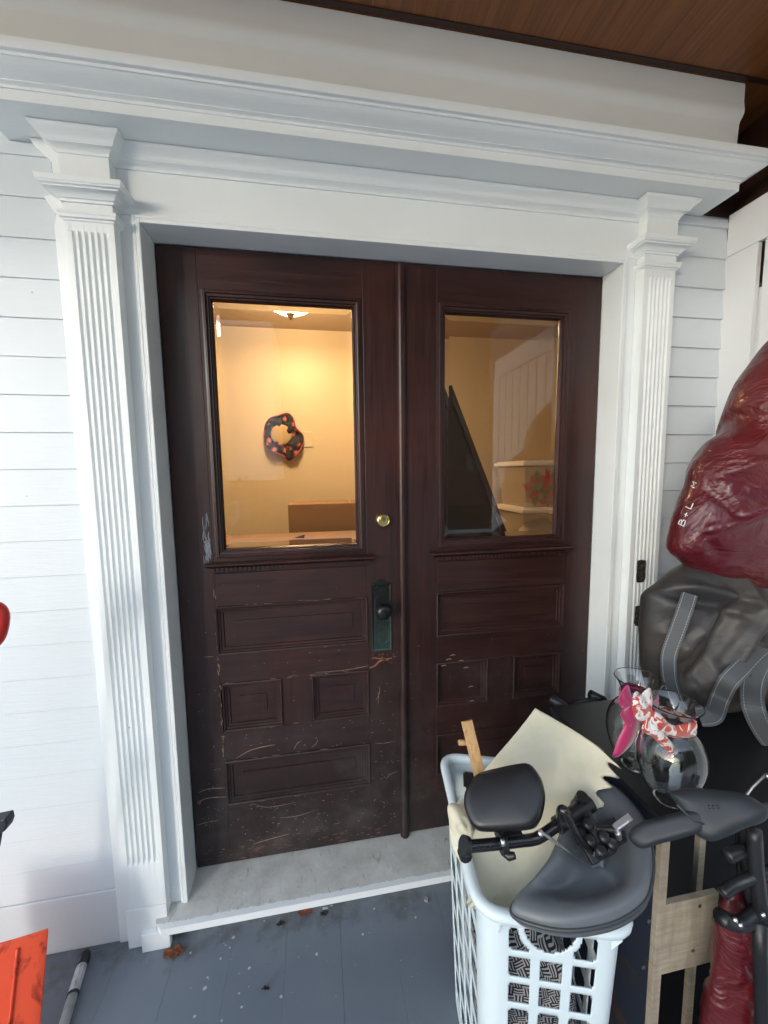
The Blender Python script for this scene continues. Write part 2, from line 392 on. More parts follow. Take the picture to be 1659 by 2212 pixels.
# ------------------------------------------------------------------ geometry constants (metres)
DW, DH = 1.5423, 2.13                     # the double door
FL = -.11                                 # porch floor level
YC, YP = -.095, -.132                     # casing face, pilaster face
ZS = 2.315                                # underside of the cornice

# ================================================================== SETTING
# porch floor: painted boards
fb = MB(); x = -3.2; fb_specks = MB()
xs = [-3.13 + .175*i for i in range(32)]
off = .3285 - min(xs, key=lambda t: abs(t-.3285)); xs = [t+off for t in xs]
for a, b in zip(xs[:-1], xs[1:]):
    dz = random.uniform(-.0002, .0002)
    fb.box(a+.0002, b-.0002, -2.55, -.02, FL-.03, FL+dz)
floor = fb.build('porch_floor', [M['floor'], M['chip']], bevel=.0004); tag(floor, kind='structure')
sub = MB().box(-3.2, 2.5, -2.5, -.03, FL-.10, FL-.034).build('floor_underlay', M['dark']); tag(sub, kind='structure')
def blot(mb, x, y, z, r, n=8, ax='z'):
    c = [(x + r*random.uniform(.6, 1.15)*cos(2*pi*k/n), y + r*random.uniform(.6, 1.15)*sin(2*pi*k/n)) for k in range(n)]
    if ax == 'z': mb.add([(a, b, z) for a, b in c], [tuple(range(n))])
    else: mb.add([(a, z, b) for a, b in c], [tuple(range(n))[::-1]])
sp = MB()
for (x, y), r in zip([(.125,-.214),(.219,-.255),(.096,-.282),(.323,-.341),(.425,-.256),(.097,-.257),(.2,-.312),(.084,-.342),(.577,-.228),(.762,-.21),(.626,-.158),(.132,-.179),(.148,-.189),(.213,-.345),(.026,-.181),(.162,-.365),(.248,-.129),(.226,-.11),(.154,-.161)],
                     [.004,.0045,.006,.0048,.0055,.0034,.0036,.0045,.004,.0045,.004,.0026,.003,.004,.004,.003,.003,.006,.006]):
    blot(sp, x, y, FL+.0018, r)
for i in range(34):
    blot(sp, random.uniform(-.05, .75), random.triangular(-.48, -.12, -.2), FL+.0018, random.uniform(.0008, .0019), 6)
spk = sp.build('paint_splatter', M['chip'], floor)

# beadboard ceiling (boards run out from the wall), with real grooves
cb = MB(); x = -1.5
while x < 2.5:
    cb.box(x+.0002, x+.0368, -1.60, -.0745, 2.6005, 2.62); x += .037
cb.box(-1.5, 2.5, -1.60, .14, 2.621, 2.66)
tag(cb.build('porch_ceiling', M['ceil'], bevel=.0005), kind='structure')

# ================================================================== HOUSE WALL
house = thing('house_front', 'white clapboard house front with fluted pilasters and a deep cornice over the doorway', 'house front', (0, 0, FL))
def clap(name, x0, x1, zs, lip=.1000):
    mb = MB()
    for i, z in enumerate(zs):
        zt = z + .1045 + .012
        zt = min(zt, ZS-.002) if z < 2.3 else zt
        # wedge: thick lower edge, thin upper edge tucked behind the board above
        jit = random.uniform(-.0008, .0008)
        n = 14; vs = []
        for k in range(n+1):
            xx = x0+(x1-x0)*k/n; wv = .0012*noise.noise(Vector((xx*3, z*7, 0)))
            vs += [(xx, -lip+jit+wv, z+wv), (xx, -.0935+jit+wv*.5, zt), (xx, -.075, zt), (xx, -.075, z+wv)]
        fs = []
        for k in range(n):
            a = 4*k; b = a+4
            fs += [(a, b, b+1, a+1), (a+3, a, b, b+3)[::-1], (a+1, b+1, b+2, a+2)]
        fs += [(0, 1, 2, 3), tuple(4*n+q for q in (3, 2, 1, 0))]
        mb.add(vs, fs)
    o = mb.build(name, M['siding'], house, bevel=.0016); return o
zl = [2.277-.1045*i for i in range(22) if 2.277-.1045*i > .03]
clap('clapboard_siding', -1.9, -.2125, zl); clap('clapboard_siding', DW+.1815, 1.965, zl, .1045)
MB().box(-1.9, -.2125, -.104, -.075, FL, zl[-1]-.002).build('skirting_board', M['siding'], house, bevel=.002)
MB().box(DW+.1815, 1.965, -.104, -.075, FL, zl[-1]-.002).build('skirting_board', M['siding'], house, bevel=.002)
# back-up wall body (so that there is a wall behind the boards)
wb = MB(); wb.box(-1.9, -.012, -.074, .14, FL, 2.62); wb.box(DW+.012, 2.4, -.074, .14, FL, 2.62); wb.box(-.012, DW+.012, -.074, .14, DH+.012, 2.62)
wb.build('wall_core', M['siding'], house)
# strip beside the left pilaster, widening below the cornice
st = MB(); pts = [(-.212, FL), (-.176, FL), (-.176, ZS-.001), (-.250, ZS-.001), (-.240, 2.292), (-.212, 2.255), (-.212, 2.16), (-.222, 2.150), (-.222, 2.235), (-.212, 2.12)]
pts = [(-.212, FL), (-.174, FL), (-.174, ZS-.001), (-.252, ZS-.001), (-.245, 2.300), (-.205, 2.262), (-.203, 2.18), (-.232, 2.172), (-.205, 2.13), (-.212, 2.10)]
st.add([(x, -.1095, z) for x, z in pts] + [(x, -.075, z) for x, z in pts], [tuple(range(10))] + [(i, (i+1) % 10, 10+(i+1) % 10, 10+i) for i in range(10)])
st.build('scribe_strip', M['trim'], house, bevel=.0015)

# door casing: jamb reveal, raised bead, flat board
cs = MB()
def casing_leg(sgn, xin):
    def X(t): return xin - sgn*t
    a, b = sorted((X(0), X(.012))); cs.box(a, b, -.103, .001, -.03, DH+.012)          # jamb lining + bead
    a, b = sorted((X(.0125), X(.0215))); cs.box(a, b, -.101, -.074, -.03, DH+.0215)
    a, b = sorted((X(.0220), X(.056))); cs.box(a, b, YC, -.074, -.04, DH+.0215)
casing_leg(1, 0); cs.build('door_casing', M['trim'], house, bevel=.0022)
cs = MB(); casing_leg(-1, DW); cs.build('door_casing', M['trim'], house, bevel=.0022)
for a, b, c, d in ((-.012, .022, -.02, DH+.012), (DW-.022, DW+.012, -.02, DH+.012), (.0222, DW-.0222, DH-.022, DH+.012)): MB().box(a, b, .0455, .085, c, d).build('door_stop', M['wv'], house)
hd = MB()
hd.box(.0005, DW-.0005, -.103, .001, DH, DH+.012); hd.box(-.012, DW+.012, -.101, -.074, DH+.0125, DH+.0215)
hd.box(-.056, DW+.056, YC+.0005, -.074, DH+.022, ZS-.001)
hd.build('frieze_board', M['hor'], house, bevel=.0022)

# fluted pilasters
def smooth_prof(p, n=5): return p
CROWN = [(-.045,.0),(-.045,.003),(-.040,.004),(-.037,.006),(-.033,.012),(-.030,.0175),(-.029,.020),(-.027,.0205),(-.026,.0225),(-.0225,.0245),(-.019,.0275),(-.015,.032),(-.011,.037),(-.008,.041),(-.005,.043),(-.0005,.044),(0,.044)]
CAP = [(-.042,.0),(-.042,.005),(-.036,.006),(-.035,.010),(-.031,.012),(-.026,.017),(-.022,.024),(-.021,.030),(-.018,.031),(-.016,.036),(-.013,.0365),(-.011,.039),(-.004,.0405),(0,.042)]
NECK = [(-.024,0),(-.022,.0035),(-.019,.004),(-.017,.009),(-.010,.0105),(-.008,.0125),(-.001,.013),(0,.0)]
def mould3(mb, x0, x1, yf, yb, ztop, prof):
    rs = [[(x0-p, yb, ztop+z), (x0-p, yf-p, ztop+z), (x1+p, yf-p, ztop+z), (x1+p, yb, ztop+z)] for z, p in prof]
    mb.rings(rs, closed=False)
    p = prof[-1][1]; z = ztop+prof[-1][0]
    mb.add([(x0-p, yb, z), (x0-p, yf-p, z), (x1+p, yf-p, z), (x1+p, yb, z)], [(0, 1, 2, 3)])
    p = prof[0][1]; z = ztop+prof[0][0]
    mb.add([(x0-p, yb, z), (x0-p, yf-p, z), (x1+p, yf-p, z), (x1+p, yb, z)], [(3, 2, 1, 0)])
def pilaster(x0, x1, damaged=False):
    zb, zt, yb = .030, 2.106, -.076
    n = 6; mg = .0135; pitch = (x1-x0-2*mg)/n
    fx = [x0]                                     # plan outline with flutes
    def outline(depth):
        o = [(x0, yb), (x0, YP)]
        for i in range(n):
            a = x0+mg+pitch*i+pitch*.12; b = a+pitch*.76; c = (a+b)/2; r = (b-a)/2
            for k in range(9):
                t = pi - pi*k/8; o.append((c+r*cos(t), YP+depth*sin(t)))
        o += [(x1, YP), (x1, yb)]; return o
    mb = MB(); rs = []
    for z, d in [(zb, 0), (.178, 0), (.181, .001), (.186, .004), (.192, .0058), (.20, .0062), (2.062, .0062), (2.069, .0055), (2.075, .0035), (2.078, .001), (2.080, 0), (zt, 0)]:
        rs.append([(a, b, z) for a, b in outline(d)])
    mb.rings(rs, closed=False)
    s = mb.build('pilaster_shaft', M['trim'], house, auto=40)
    MB().box(x0-.001, x1+.001, YP-.002, yb, FL, .0285).build('pilaster_plinth', M['trim'], house, bevel=.0025)
    c = MB(); mould3(c, x0, x1, YP, yb, 2.126, NECK)
    c.box(x0, x1, YP, yb, 2.1265, 2.149)
    mould3(c, x0, x1, YP, yb, 2.191, CAP); c.box(x0, x1, YP, yb, 2.192, 2.271)
    mould3(c, x0, x1, YP, yb, ZS-.001, CROWN)
    c.build('pilaster_capital', M['hor'], house, auto=32)
pilaster(-.175, -.0545); pilaster(DW+.0575, DW+.1785)
# rotted holes left by old hinges in the right pilaster: flat patches, the hollow's shade is in their colour
def rot_patch(u, v, w, h, lab):
    mb = MB(); p = at(u, v, 'y', YP); n = 22; rs = []
    for j, (s, dy) in enumerate(((1.08, .0005), (1.0, -.0012), (.8, -.0006), (.5, -.0010), (.2, -.0004))):
        rs.append([(p.x + s*w*.8*(.5*cos(t))/max(abs(cos(t)), abs(sin(t)))**.8*(1+.35*noise.noise(Vector((cos(t)*4, sin(t)*4, u)))), YP-.0015+dy+.002*noise.noise(Vector((t*2, s*5, v))), p.z + s*h*(.5*sin(t))/max(abs(cos(t)), abs(sin(t)))**.8) for t in [2*pi*k/n for k in range(n)]])
    mb.rings(rs, cap1=True); mb.build(lab, M['rot'], house)
m = mat('rotten_wood_hollow_shade', (.02, .015, .01), .9); q = N(m); q.color(q.ramp(q.noise(q.map(), 90, 5, .7), [(.4, (.008, .006, .005)), (.6, (.05, .035, .025)), (.72, (.35, .33, .30))])); q.bump(q.noise(q.map(), 90, 4), 1, .006); M['rot'] = m
rot_patch(1384, 1234, .044, .080, 'painted_rot_hollow'); rot_patch(1379, 1330, .040, .074, 'painted_rot_hollow')
# crown moulding along the frieze
fc = MB(); rs = [[(-.053, YC-p, ZS-.001+z), (DW+.056, YC-p, ZS-.001+z)] for z, p in CROWN]
fc.rings([list(r) for r in rs], closed=False); fc.build('frieze_moulding', M['hor'], house, auto=32)
# cornice
ENT = [(0, 0), (.024, 0), (.0245, .003), (.030, .004), (.033, .008), (.034, .012), (.036, .0125), (.037, .015), (.039, .020), (.042, .028), (.045, .035), (.048, .041), (.0515, .046), (.054, .049), (.0545, .053), (.060, .0545), (.0605, .063), (.062, .064), (.078, .069), (.0785, .069)]
en = MB(); yf = -.220; xl, xr = -.311, DW+.311
mould3(en, xl, xr, yf, -.08, ZS, ENT)
en.build('cornice', M['hor'], house, auto=28)
# two plain boards between the cornice and the ceiling
fr = MB()
def warp_board(mb, x0, x1, prof, n=40):
    rs = []
    for k in range(n+1):
        x = x0+(x1-x0)*k/n; wv = .0012*noise.noise(Vector((x*4, 1, 0))); rs.append([(x, y+wv, z+wv) for y, z in prof])
    mb.rings(rs, closed=True, cap0=True, cap1=True)
warp_board(fr, -1.9, 1.808, [(-.238, 2.394), (-.241, 2.44), (-.244, 2.488), (-.2465, 2.496), (-.2525, 2.502), (-.2575, 2.511), (-.2580, 2.522), (-.2560, 2.534), (-.2545, 2.545), (-.2545, 2.590), (-.2525, 2.597), (-.10, 2.597), (-.10, 2.394)])
fr.build('upper_frieze', M['frieze'], house, auto=35, weld=False)
MB().box(-1.9, 1.97, -.272, -.2575, 2.5975, 2.6003).build('ceiling_moulding', M['darkwood'], house)
# threshold
th = MB(); zt = -.022
pl = [(-.062, -.168), (-.086, -.143), (-.086, -.1335), (-.0515, -.1335), (-.0515, -.097), (-.014, -.097), (-.014, -.1035), (.0, -.1035), (.0, .05), (DW, .05), (DW, -.1035), (DW+.014, -.1035), (DW+.014, -.097), (DW+.054, -.097), (DW+.054, -.1335), (DW+.086, -.1335), (DW+.086, -.143), (DW+.062, -.168)]
def zt_at(y): return -.002 - .020*min(1, max(0, -y/.165))
nn = len(pl)
th.add([(x, y, zt_at(y)) for x, y in pl] + [(x, y, -.052) for x, y in pl], [])
tf = [(8, 9, 10, 7), (7, 10, 17, 0), ]
th.f += [(8, 9, 10, 7), (0, 7, 10, 17), (0, 1, 2, 3), (0, 3, 4), (0, 4, 5), (0, 5, 6, 7), (17, 16, 15, 14), (17, 14, 13), (17, 13, 12), (17, 12, 11, 10)]; th.m += [0]*10
th.add([(x, y, zt_at(y)) for x, y in pl] + [(x, y, -.046) for x, y in pl], [(i, (i+1) % nn, nn+(i+1) % nn, nn+i) for i in range(nn)])
th.add([(x, y, -.046) for x, y in pl], [tuple(range(nn))])
th.build('threshold', M['sill'], house)
rz = MB(); rz.box(-.0, DW, -.112, -.02, FL, -.047); rz.box(-.128, -.0425, -.153, -.1345, FL, -.047); rz.box(DW+.0425, DW+.128, -.153, -.1345, FL, -.047)
rz.build('threshold_riser', M['hor'], house, bevel=.002)
MB().box(1.823, 1.988, -.092, -.0745, 2.33, 2.597).build('dark_board', M['darkwood'], house)
# brown wall above the white panel (far end of the porch)
bw = MB()
for i in range(16):
    bw.box(1.99, 2.03, -1.9+.12*i, -1.9+.12*i+.118, 2.05, 2.60)
bwo = bw.build('end_wall', M['darkwood'], bevel=.002); tag(bwo, 'dark brown board wall under the porch ceiling above the white panel', 'wall')
# white board-and-batten panel at right angle to the house
pw = thing('panel_screen', 'white framed board screen closing the right end of the porch', 'screen', (1.97, -.6, FL))
b = MB(); b.box(1.962, 1.985, -1.75, -.098, 2.178, 2.322); b.build('top_rail', M['panel'], pw, bevel=.003)
b = MB(); b.box(1.9625, 1.982, -.205, -.090, FL, 2.177); b.build('stile', M['panel'], pw, bevel=.002)
for k in range(14):
    y1 = -.222-.112*k; b = MB(); b.box(1.969, 1.984, y1-.104, y1, FL, 2.176 if k else 2.176); b.build('board', M['panel'], pw, bevel=.003)
b = MB(); b.box(1.985, 1.995, -1.75, -.09, FL, 2.03); b.build('backing', M['panel'], pw)

# ================================================================== DOORS
def ring_rect(mb, x0, x1, z0, z1, prof, cap=True, closed_first=False):
    rs = [[(x0+t, y, z0+t), (x1-t, y, z0+t), (x1-t, y, z1-t), (x0+t, y, z1-t)] for t, y in prof]
    mb.rings(rs, cap1=cap)
MB().box(DW/2-.02, DW/2+.02, .0456, .060, .003, DH-.0225).build('back_astragal', M['wv'], house)
PAN = [(.115, .641, .795, .967), (.122, .326, .512, .690), (.432, .641, .512, .690), (.118, .641, .230, .398)]
GLX = (.150, .6125, 1.160, 1.982)
GM = [(-.022, .0), (-.022, -.004), (-.016, -.006), (-.011, -.0065), (-.010, -.001), (-.004, .001), (-.002, .006), (.003, .0065), (.006, .013), (.0075, .018), (.0075, .0235)]
PM = [(0, 0), (0, -.0025), (.003, -.0045), (.006, -.003), (.008, .002), (.013, .0035), (.015, .007), (.022, .0085), (.024, .0125), (.055, .0125)]
PM2 = [(0, 0), (.001, -.0035), (.004, -.0045), (.006, -.0045), (.008, -.002)]
def door(name, label, mir, x_off):
    def X(a, b): return (a, b) if not mir else (DW-b, DW-a)
    d = thing(name, label, 'door', (X(0, .77)[0]+.385, 0, 0))
    LW = DW/2
    def bxx(mb, a, b, z0, z1, y0=0.0, y1=.045):
        a, b = X(a, b); mb.box(a, b, y0, y1, z0, z1)
    sv = MB(); sh = MB()
    bxx(sv, .003, .118, .002, DH-.004); bxx(sv, .6405, LW-.001, .002, DH-.004)
    gx0, gx1, gz0, gz1 = GLX[0]-.002, GLX[1]+.002, GLX[2]-.002, GLX[3]+.002
    for z0, z1 in ((.002, .2295), (.399, .5115), (.6905, .7945), (.968, gz0), (gz1, DH-.004)): bxx(sh, .1182, .6403, z0, z1)
    bxx(sv, .3265, .4315, .512, .690, .0004); bxx(sv, .1182, gx0, gz0, gz1, .0003); bxx(sv, gx1, .6403, gz0, gz1, .0003)
    for (a, b, z0, z1) in PAN: bxx(sh, a+.001, b-.001, z0+.001, z1-.001, .016, .040)     # panel backs
    # stile fill between .1182 and the panels' own left edges
    st_ = sv.build('stile', M['wv'], d, bevel=.0012); rl = sh.build('rail', M['wh'], d, bevel=.0012)
    for (a, b, z0, z1) in PAN:
        pm = MB(); a, b = X(a, b); ring_rect(pm, a, b, z0, z1, PM, cap=False)
        t = .055; f = [(t, .0125), (t+.001, .0095), (t+.005, .0095)]
        ring_rect(pm, a, b, z0, z1, f, cap=True); pm.build('panel', M['wh'], d, auto=25)
    a, b = X(GLX[0], GLX[1]); gm = MB(); ring_rect(gm, a, b, GLX[2], GLX[3], GM, cap=False); gm.build('glazing_moulding', M['wv'], d, auto=25)
    g = MB(); i = .006; y0, y1 = .024, .030                                                    # bevelled plate glass
    bev = [(i, y1-.0015), (i+.020, y0), ]
    rs = [[(a+t, y, GLX[2]+t), (b-t, y, GLX[2]+t), (b-t, y, GLX[3]-t), (a+t, y, GLX[3]-t)] for t, y in ((i, y1), (i, y1-.0030), (i+.019, y0))]
    g.rings(rs, cap0=True, cap1=True); g.build('glass_pane', M['glass'], d)
    # shelf moulding with dentils below the glass
    a, b = X(.092, .668); s = MB()
    P = [(1.125, 0.), (1.1245, .030), (1.121, .034), (1.117, .034), (1.115, .030), (1.112, .024), (1.108, .020), (1.106, .016), (1.0945, .016), (1.0935, .006), (1.086, .005), (1.083, 0)]
    rs = [[(a+.034-p, 0, z), (a+.034-p, -p, z), (b-.034+p, -p, z), (b-.034+p, 0, z)] for z, p in P]
    s.rings(rs, closed=False); s.build('shelf_moulding', [M['wh']], d, auto=30)
    dn = MB(); n = 36; pit = (b-a-.050)/n
    for k in range(n): dn.box(a+.025+pit*k, a+.025+pit*k+pit*.55, -.0215, -.0155, 1.0955, 1.1065)
    dn.build('dentil_strip', M['wh'], d)
    return d, st_, rl
dl, dl_st, dl_rl = door('front_door', 'left leaf of the dark brown double door, with the brass lock and knob', False, 0)
dr, dr_st, dr_rl = door('front_door', 'right leaf of the dark brown double door, partly behind the basket', True, 0)
# astragal between the leaves
am = MB(); rs = []
for z in (-.006, .3, 1.0, 1.7, 2.118):
    rs.append([(.7640+.0155*sin(t)*1.0+.0075, -.001-.019*max(0, cos(t)), z) for t in [R(-90+180*k/12) for k in range(13)]])
am.rings([[(.7545, -.001, z), (.7545, -.006, z)] + [(.7720+.0135*sin(t), -.006-.012*cos(t), z) for t in [R(-90+180*k/12) for k in range(13)]] + [(.7895, -.006, z), (.7895, -.001, z)] for z in (-.006, .3, 1.0, 1.7, 2.118)], closed=True, cap0=True, cap1=True)
am.build('meeting_bead', M['wv'], dl, auto=35)
# deadbolt
lk = MB(); lk.lathe([(.0265, 0), (.0265, .004), (.0245, .013), (.0215, .020), (.019, .0215), (.0185, .0195), (.013, .0195)], (.7005, -.0, 1.2490), 40, Vector((0, -1, 0)))
lko = lk.build('deadbolt', M['brass'], dl, auto=35)
MB().lathe([(.0125, 0), (.0125, .0215), (.0118, .0235), (.0, .0235)], (.7000, 0, 1.2535), 28, Vector((0, -1, 0))).build('lock_cylinder', M['brass'], lko, auto=35)
MB().lathe([(.0078, 0), (.0078, .0244), (.0, .0244)], (.6998, 0, 1.2545), 20, Vector((0, -1, 0))).build('keyhole_core', M['brassd'], lko, auto=35)
# escutcheon
es = MB(); x0, x1, z0, z1 = .6535, .7295, .7595, 1.0165; xc = (x0+x1)/2
ring_rect(es, x0, x1, z0, z1, [(0, 0), (.0008, -.0035), (.0035, -.0042), (.0065, -.003), (.0085, -.0018), (.012, -.0018)], cap=True)
pk = [(xc-.034, z1), (xc-.026, z1+.004), (xc-.017, z1+.006), (xc-.009, z1+.013), (xc, z1+.018), (xc+.009, z1+.013), (xc+.017, z1+.006), (xc+.026, z1+.004), (xc+.034, z1)]
es.add([(x, -.0028, z) for x, z in pk] + [(x, 0, z) for x, z in pk], [tuple(range(9))] + [(i, i+1, 10+i, 9+i) for i in range(8)])
# raised inner cartouche line and scrolls
car = [(x0+.0135, .800), (x0+.0135, .957), (x0+.024, .967), (x0+.033, .969), (xc, .979), (x1-.033, .969), (x1-.024, .967), (x1-.0135, .957), (x1-.0135, .800), (x1-.024, .788), (xc, .782), (x0+.024, .788)]
es.tube([(x, -.0022, z) for x, z in car], .0012, 6, closed=True, up=(0, 1, 0))
for sgn in (-1, 1):
    for zc, d, rr in ((.990, 1, .0062), (1.002, 1, .0042), (.772, -1, .0055), (.985, 1, .0036)):
        cxs = xc+sgn*(.018 if rr > .005 else .007 if rr > .004 else .027)
        es.tube([(cxs+sgn*rr*(1-k/16)*cos(.6*k), -.0024, zc+d*rr*(1-k/16)*sin(.6*k)) for k in range(15)], .0012, 5, up=(0, 1, 0))
eo = es.build('escutcheon', M['verd'], dl, auto=30)
kb = MB(); kb.lathe([(.013, 0), (.011, .006), (.0085, .012), (.0085, .026), (.012, .031), (.021, .036), (.0268, .043), (.0282, .051), (.0265, .059), (.020, .066), (.010, .0695), (0, .0703)], (.6905, -.0025, .9275), 36, Vector((0, -1, 0)))
kb.build('door_knob', M['knob'], dl, smooth=True)
kh = MB(); kh.lathe([(.0032, 0), (.0032, .0006), (0, .0006)], (.6915, -.0019, .8440), 14, Vector((0, -1, 0))); kh.box(.6899, .6931, -.0026, -.0018, .829, .844)
kh.box(.6885, .6935, -.0030, -.0018, .885, .897); kh.build('keyhole', M['blk'], eo)
# scratches and chipped spots on the leaves (surface marks lying on stiles and rails)
def scratch(mb, pts, w=.0016, y=-.0007):
    P = catmull([(x, y, z) for x, z in pts], 7); L = []
    for i, p in enumerate(P):
        t = (P[min(i+1, len(P)-1)]-P[max(i-1, 0)]).normalized(); nn_ = Vector((-t.z, 0, t.x)); ww = w*.5*(.35+.65*sin(pi*(i+.5)/len(P)))*random.uniform(.6, 1.2)
        L.append((p+nn_*ww, p-nn_*ww))
    mb.add([q for a in L for q in a], [(2*i, 2*i+1, 2*i+3, 2*i+2) for i in range(len(L)-1)])
sc = MB()
for p, w_ in (([(.155, .405), (.212, .432), (.294, .441)], .0030), ([(.025, .295), (.058, .303), (.1135, .299)], .0034), ([(.018, .259), (.056, .269), (.116, .263)], .0036), ([(.018, .259), (.024, .252), (.030, .262)], .003),
              ([(.203, .223), (.259, .199), (.363, .202)], .0018), ([(.445, .700), (.54, .698), (.600, .702), (.640, .707)], .0022), ([(.358, .409), (.370, .433), (.386, .443)], .0026), ([(.665, .567), (.677, .590), (.681, .622)], .002), ([(.069, .794), (.1, .793)], .002),
              ([(.672, .55), (.676, .58), (.673, .60)], .0022), ([(.70, .245), (.72, .262), (.7455, .268)], .002), ([(.30, .150), (.36, .146), (.44, .160)], .002), ([(.01, .17), (.05, .176), (.085, .178)], .0035), ([(.66, .395), (.70, .392), (.74, .395)], .002), ([(.20, .06), (.26, .07), (.33, .078)], .003), ([(.42, .41), (.44, .425), (.445, .44)], .002)):
    scratch(sc, p, w_)
for i in range(300):                                     # scattered nicks, denser low down, only on flat stiles and rails
    z = abs(random.triangular(.01, 1.08, .12)); x = random.uniform(.01, .745)
    if any(a-.004 < x < b+.004 and c-.004 < z < e+.004 for a, b, c, e in PAN) or (z > 1.075 and z < 1.14 and .08 < x < .69) or (.64 < x < .742 and .74 < z < 1.05): continue
    L = random.uniform(.0015, .008)*(1.3 if z < .5 else .8); an = random.choice([0, 0, .1, -.15, 1.4, .6, -.5])+random.uniform(-.2, .2)
    scratch(sc, [(x, z), (x+L*.5*cos(an), z+L*.5*sin(an)+.0005), (x+L*cos(an), z+L*sin(an))], random.uniform(.0010, .0028))
for i in range(70):
    z = random.choice([.969, .795, .691, .511, .399, .229])+random.uniform(-.002, .004); x = random.uniform(.12, .63)
    scratch(sc, [(x, z), (x+.008, z+.0005), (x+random.uniform(.01, .03), z)], random.uniform(.0010, .0022), -.0012)
for i in range(26):
    z = random.uniform(.72, 1.02) if i % 2 else random.uniform(.4, .7); x = random.uniform(.111, .119)
    scratch(sc, [(x, z), (x+.001, z+.006), (x-.0005, z+random.uniform(.008, .02))], random.uniform(.0012, .003), -.0012)
sc.build('scratches', M['bare'], dl)
sc = MB(); scratch(sc, [(.643, .697), (.665, .705), (.685, .722), (.727, .727)], .008); scratch(sc, [(.655, .737), (.67, .733), (.70, .725), (.715, .72)], .006)
for i in range(26):
    x = random.uniform(.645, .745); z = random.uniform(.705, .752); scratch(sc, [(x, z), (x+.004, z+.001), (x+.008, z+.001)], random.uniform(.001, .003))
for i in range(60):
    x = random.uniform(.02, .74); z = random.triangular(.004, .11, .006)
    L = random.uniform(.005, .022); scratch(sc, [(x, z), (x+L*.5, z+.001), (x+L, z+.001)], random.uniform(.001, .003))
sc.build('worn_patches', M['bare2'], dl)
sc = MB()
for i in range(34):
    x = .1000+random.gauss(0, .006); z = random.triangular(1.125, 1.30, 1.16); L = random.uniform(.02, .06)
    scratch(sc, [(x, z), (x+random.uniform(-.003, .003), z-L*.5), (x+random.uniform(-.002, .006), max(z-L, 1.128))], random.uniform(.0012, .0035), -.0009-.00001*i)
sc.build('primer_smear', M['smear'], dl)
sc = MB()
for i in range(60):
    z = abs(random.triangular(.05, 1.09, .5)); x = DW-random.uniform(.01, .745)
    if any(DW-b-.004 < x < DW-a+.004 and c-.004 < z < e+.004 for a, b, c, e in PAN) or (z > 1.075): continue
    L = random.uniform(.002, .009); an = random.uniform(-.6, 1.6); scratch(sc, [(x, z), (x+L*.5*cos(an), z+L*.5*sin(an)), (x+L*cos(an), z+L*sin(an))], random.uniform(.001, .0022))
for z, x in ((.676, .92), (.684, .965), (.69, .99), (.66, 1.01), (.58, 1.03), (.52, 1.035), (.70, .94), (.715, .955)):
    scratch(sc, [(x, z), (x+.012, z+.003), (x+.02, z+.001)], .004)
sc.build('scratches', M['bare'], dr)

# ================================================================== HALL INSIDE
YB, ZC = 1.80, 2.505
hw = MB(); hw.box(-1.5, 2.9, YB, YB+.05, -.02, ZC+.1); hw.box(-1.55, -1.5, .141, YB, -.02, ZC+.1); hw.box(2.9, 2.95, .141, YB, -.02, ZC+.1)
hwo = hw.build('hall_wall', M['wall']); tag(hwo, 'warm tan plaster wall of the entrance hall seen through the door glass', 'wall')
tag(MB().box(-1.5, 2.9, .141, YB, ZC, ZC+.05).build('hall_ceiling', M['hceil']), kind='structure')
tag(MB().box(-1.5, 2.9, .051, YB, -.03, 0).build('hall_floor', M['hfloor']), kind='structure')
fi = MB().box(-1.5, -.013, .1405, .1465, 0, ZC); fi.box(DW+.013, 2.9, .1405, .1465, 0, ZC); fi.box(-.013, DW+.013, .1405, .1465, DH+.013, ZC); fi.build('inner_wall_face', M['wall'], house)
tag(MB().box(.79, .84, 1.55, YB-.002, 0, ZC-.002).build('shade_partition', M['wall']), 'short tan wall piece added unseen behind the door middle to shade the hall wall', 'wall')  # added out of view so that its shadow dims part of the back wall
# ceiling lamp
lc = at(628, 690, 'y', 1.05); lt = thing('ceiling_lamp', 'lit alabaster bowl lamp hanging close under the hall ceiling', 'ceiling lamp', (lc.x, 1.05, ZC-.002))
zb_ = lc.z+.03
MB().lathe([(.005, .0), (.07, .010), (.12, .036), (.145, .062), (.147, .066), (.140, .062), (.08, .022), (.0, .01)], (lc.x, 1.05, zb_), 40).build('lamp_bowl', M['lampglass'], lt, smooth=True)
MB().lathe([(.0, -.035), (.010, -.028), (.014, -.018), (.022, -.008), (.03, -.001), (.01, .004)], (lc.x, 1.05, zb_), 20).build('finial', M['nickel'], lt, smooth=True)
MB().lathe([(.006, 0), (.006, ZC-zb_-.03), (.06, ZC-zb_-.02), (.065, ZC-zb_-.002)], (lc.x, 1.05, zb_), 20).build('stem', M['nickel'], lt, smooth=True)
# sun hat on the wall
hp = [(572, 925), (582, 905), (600, 898), (622, 893), (634, 905), (640, 925), (655, 942), (652, 965), (640, 982), (625, 995), (614, 985), (590, 975), (574, 960)]
hc = at(612, 938, 'y', YB-.03)
ht = thing('sun_hat', 'floppy sun hat with dark floral brim hung on the tan hall wall', 'hat', hc)
ho = catmull([at(u, v, 'y', YB-.03-.02*(i % 3)) for i, (u, v) in enumerate(hp)], 4, True)
hb_ = MB(); rs = []; cc = at(608, 940, 'y', YB-.05)
for s in (1, .85, .7, .55, .42): rs.append([cc+(p-cc)*s+Vector((0, -.02*(1-s)-.016*sin(7*s+k*.55)*s, 0)) for k, p in enumerate(ho)])
hb_.rings(rs); hb_.build('brim', M['hat'], ht, smooth=True, solid=.004)
MB().tube(ho, .005, 6, closed=True).build('brim_piping', M['piping'], ht, smooth=True)
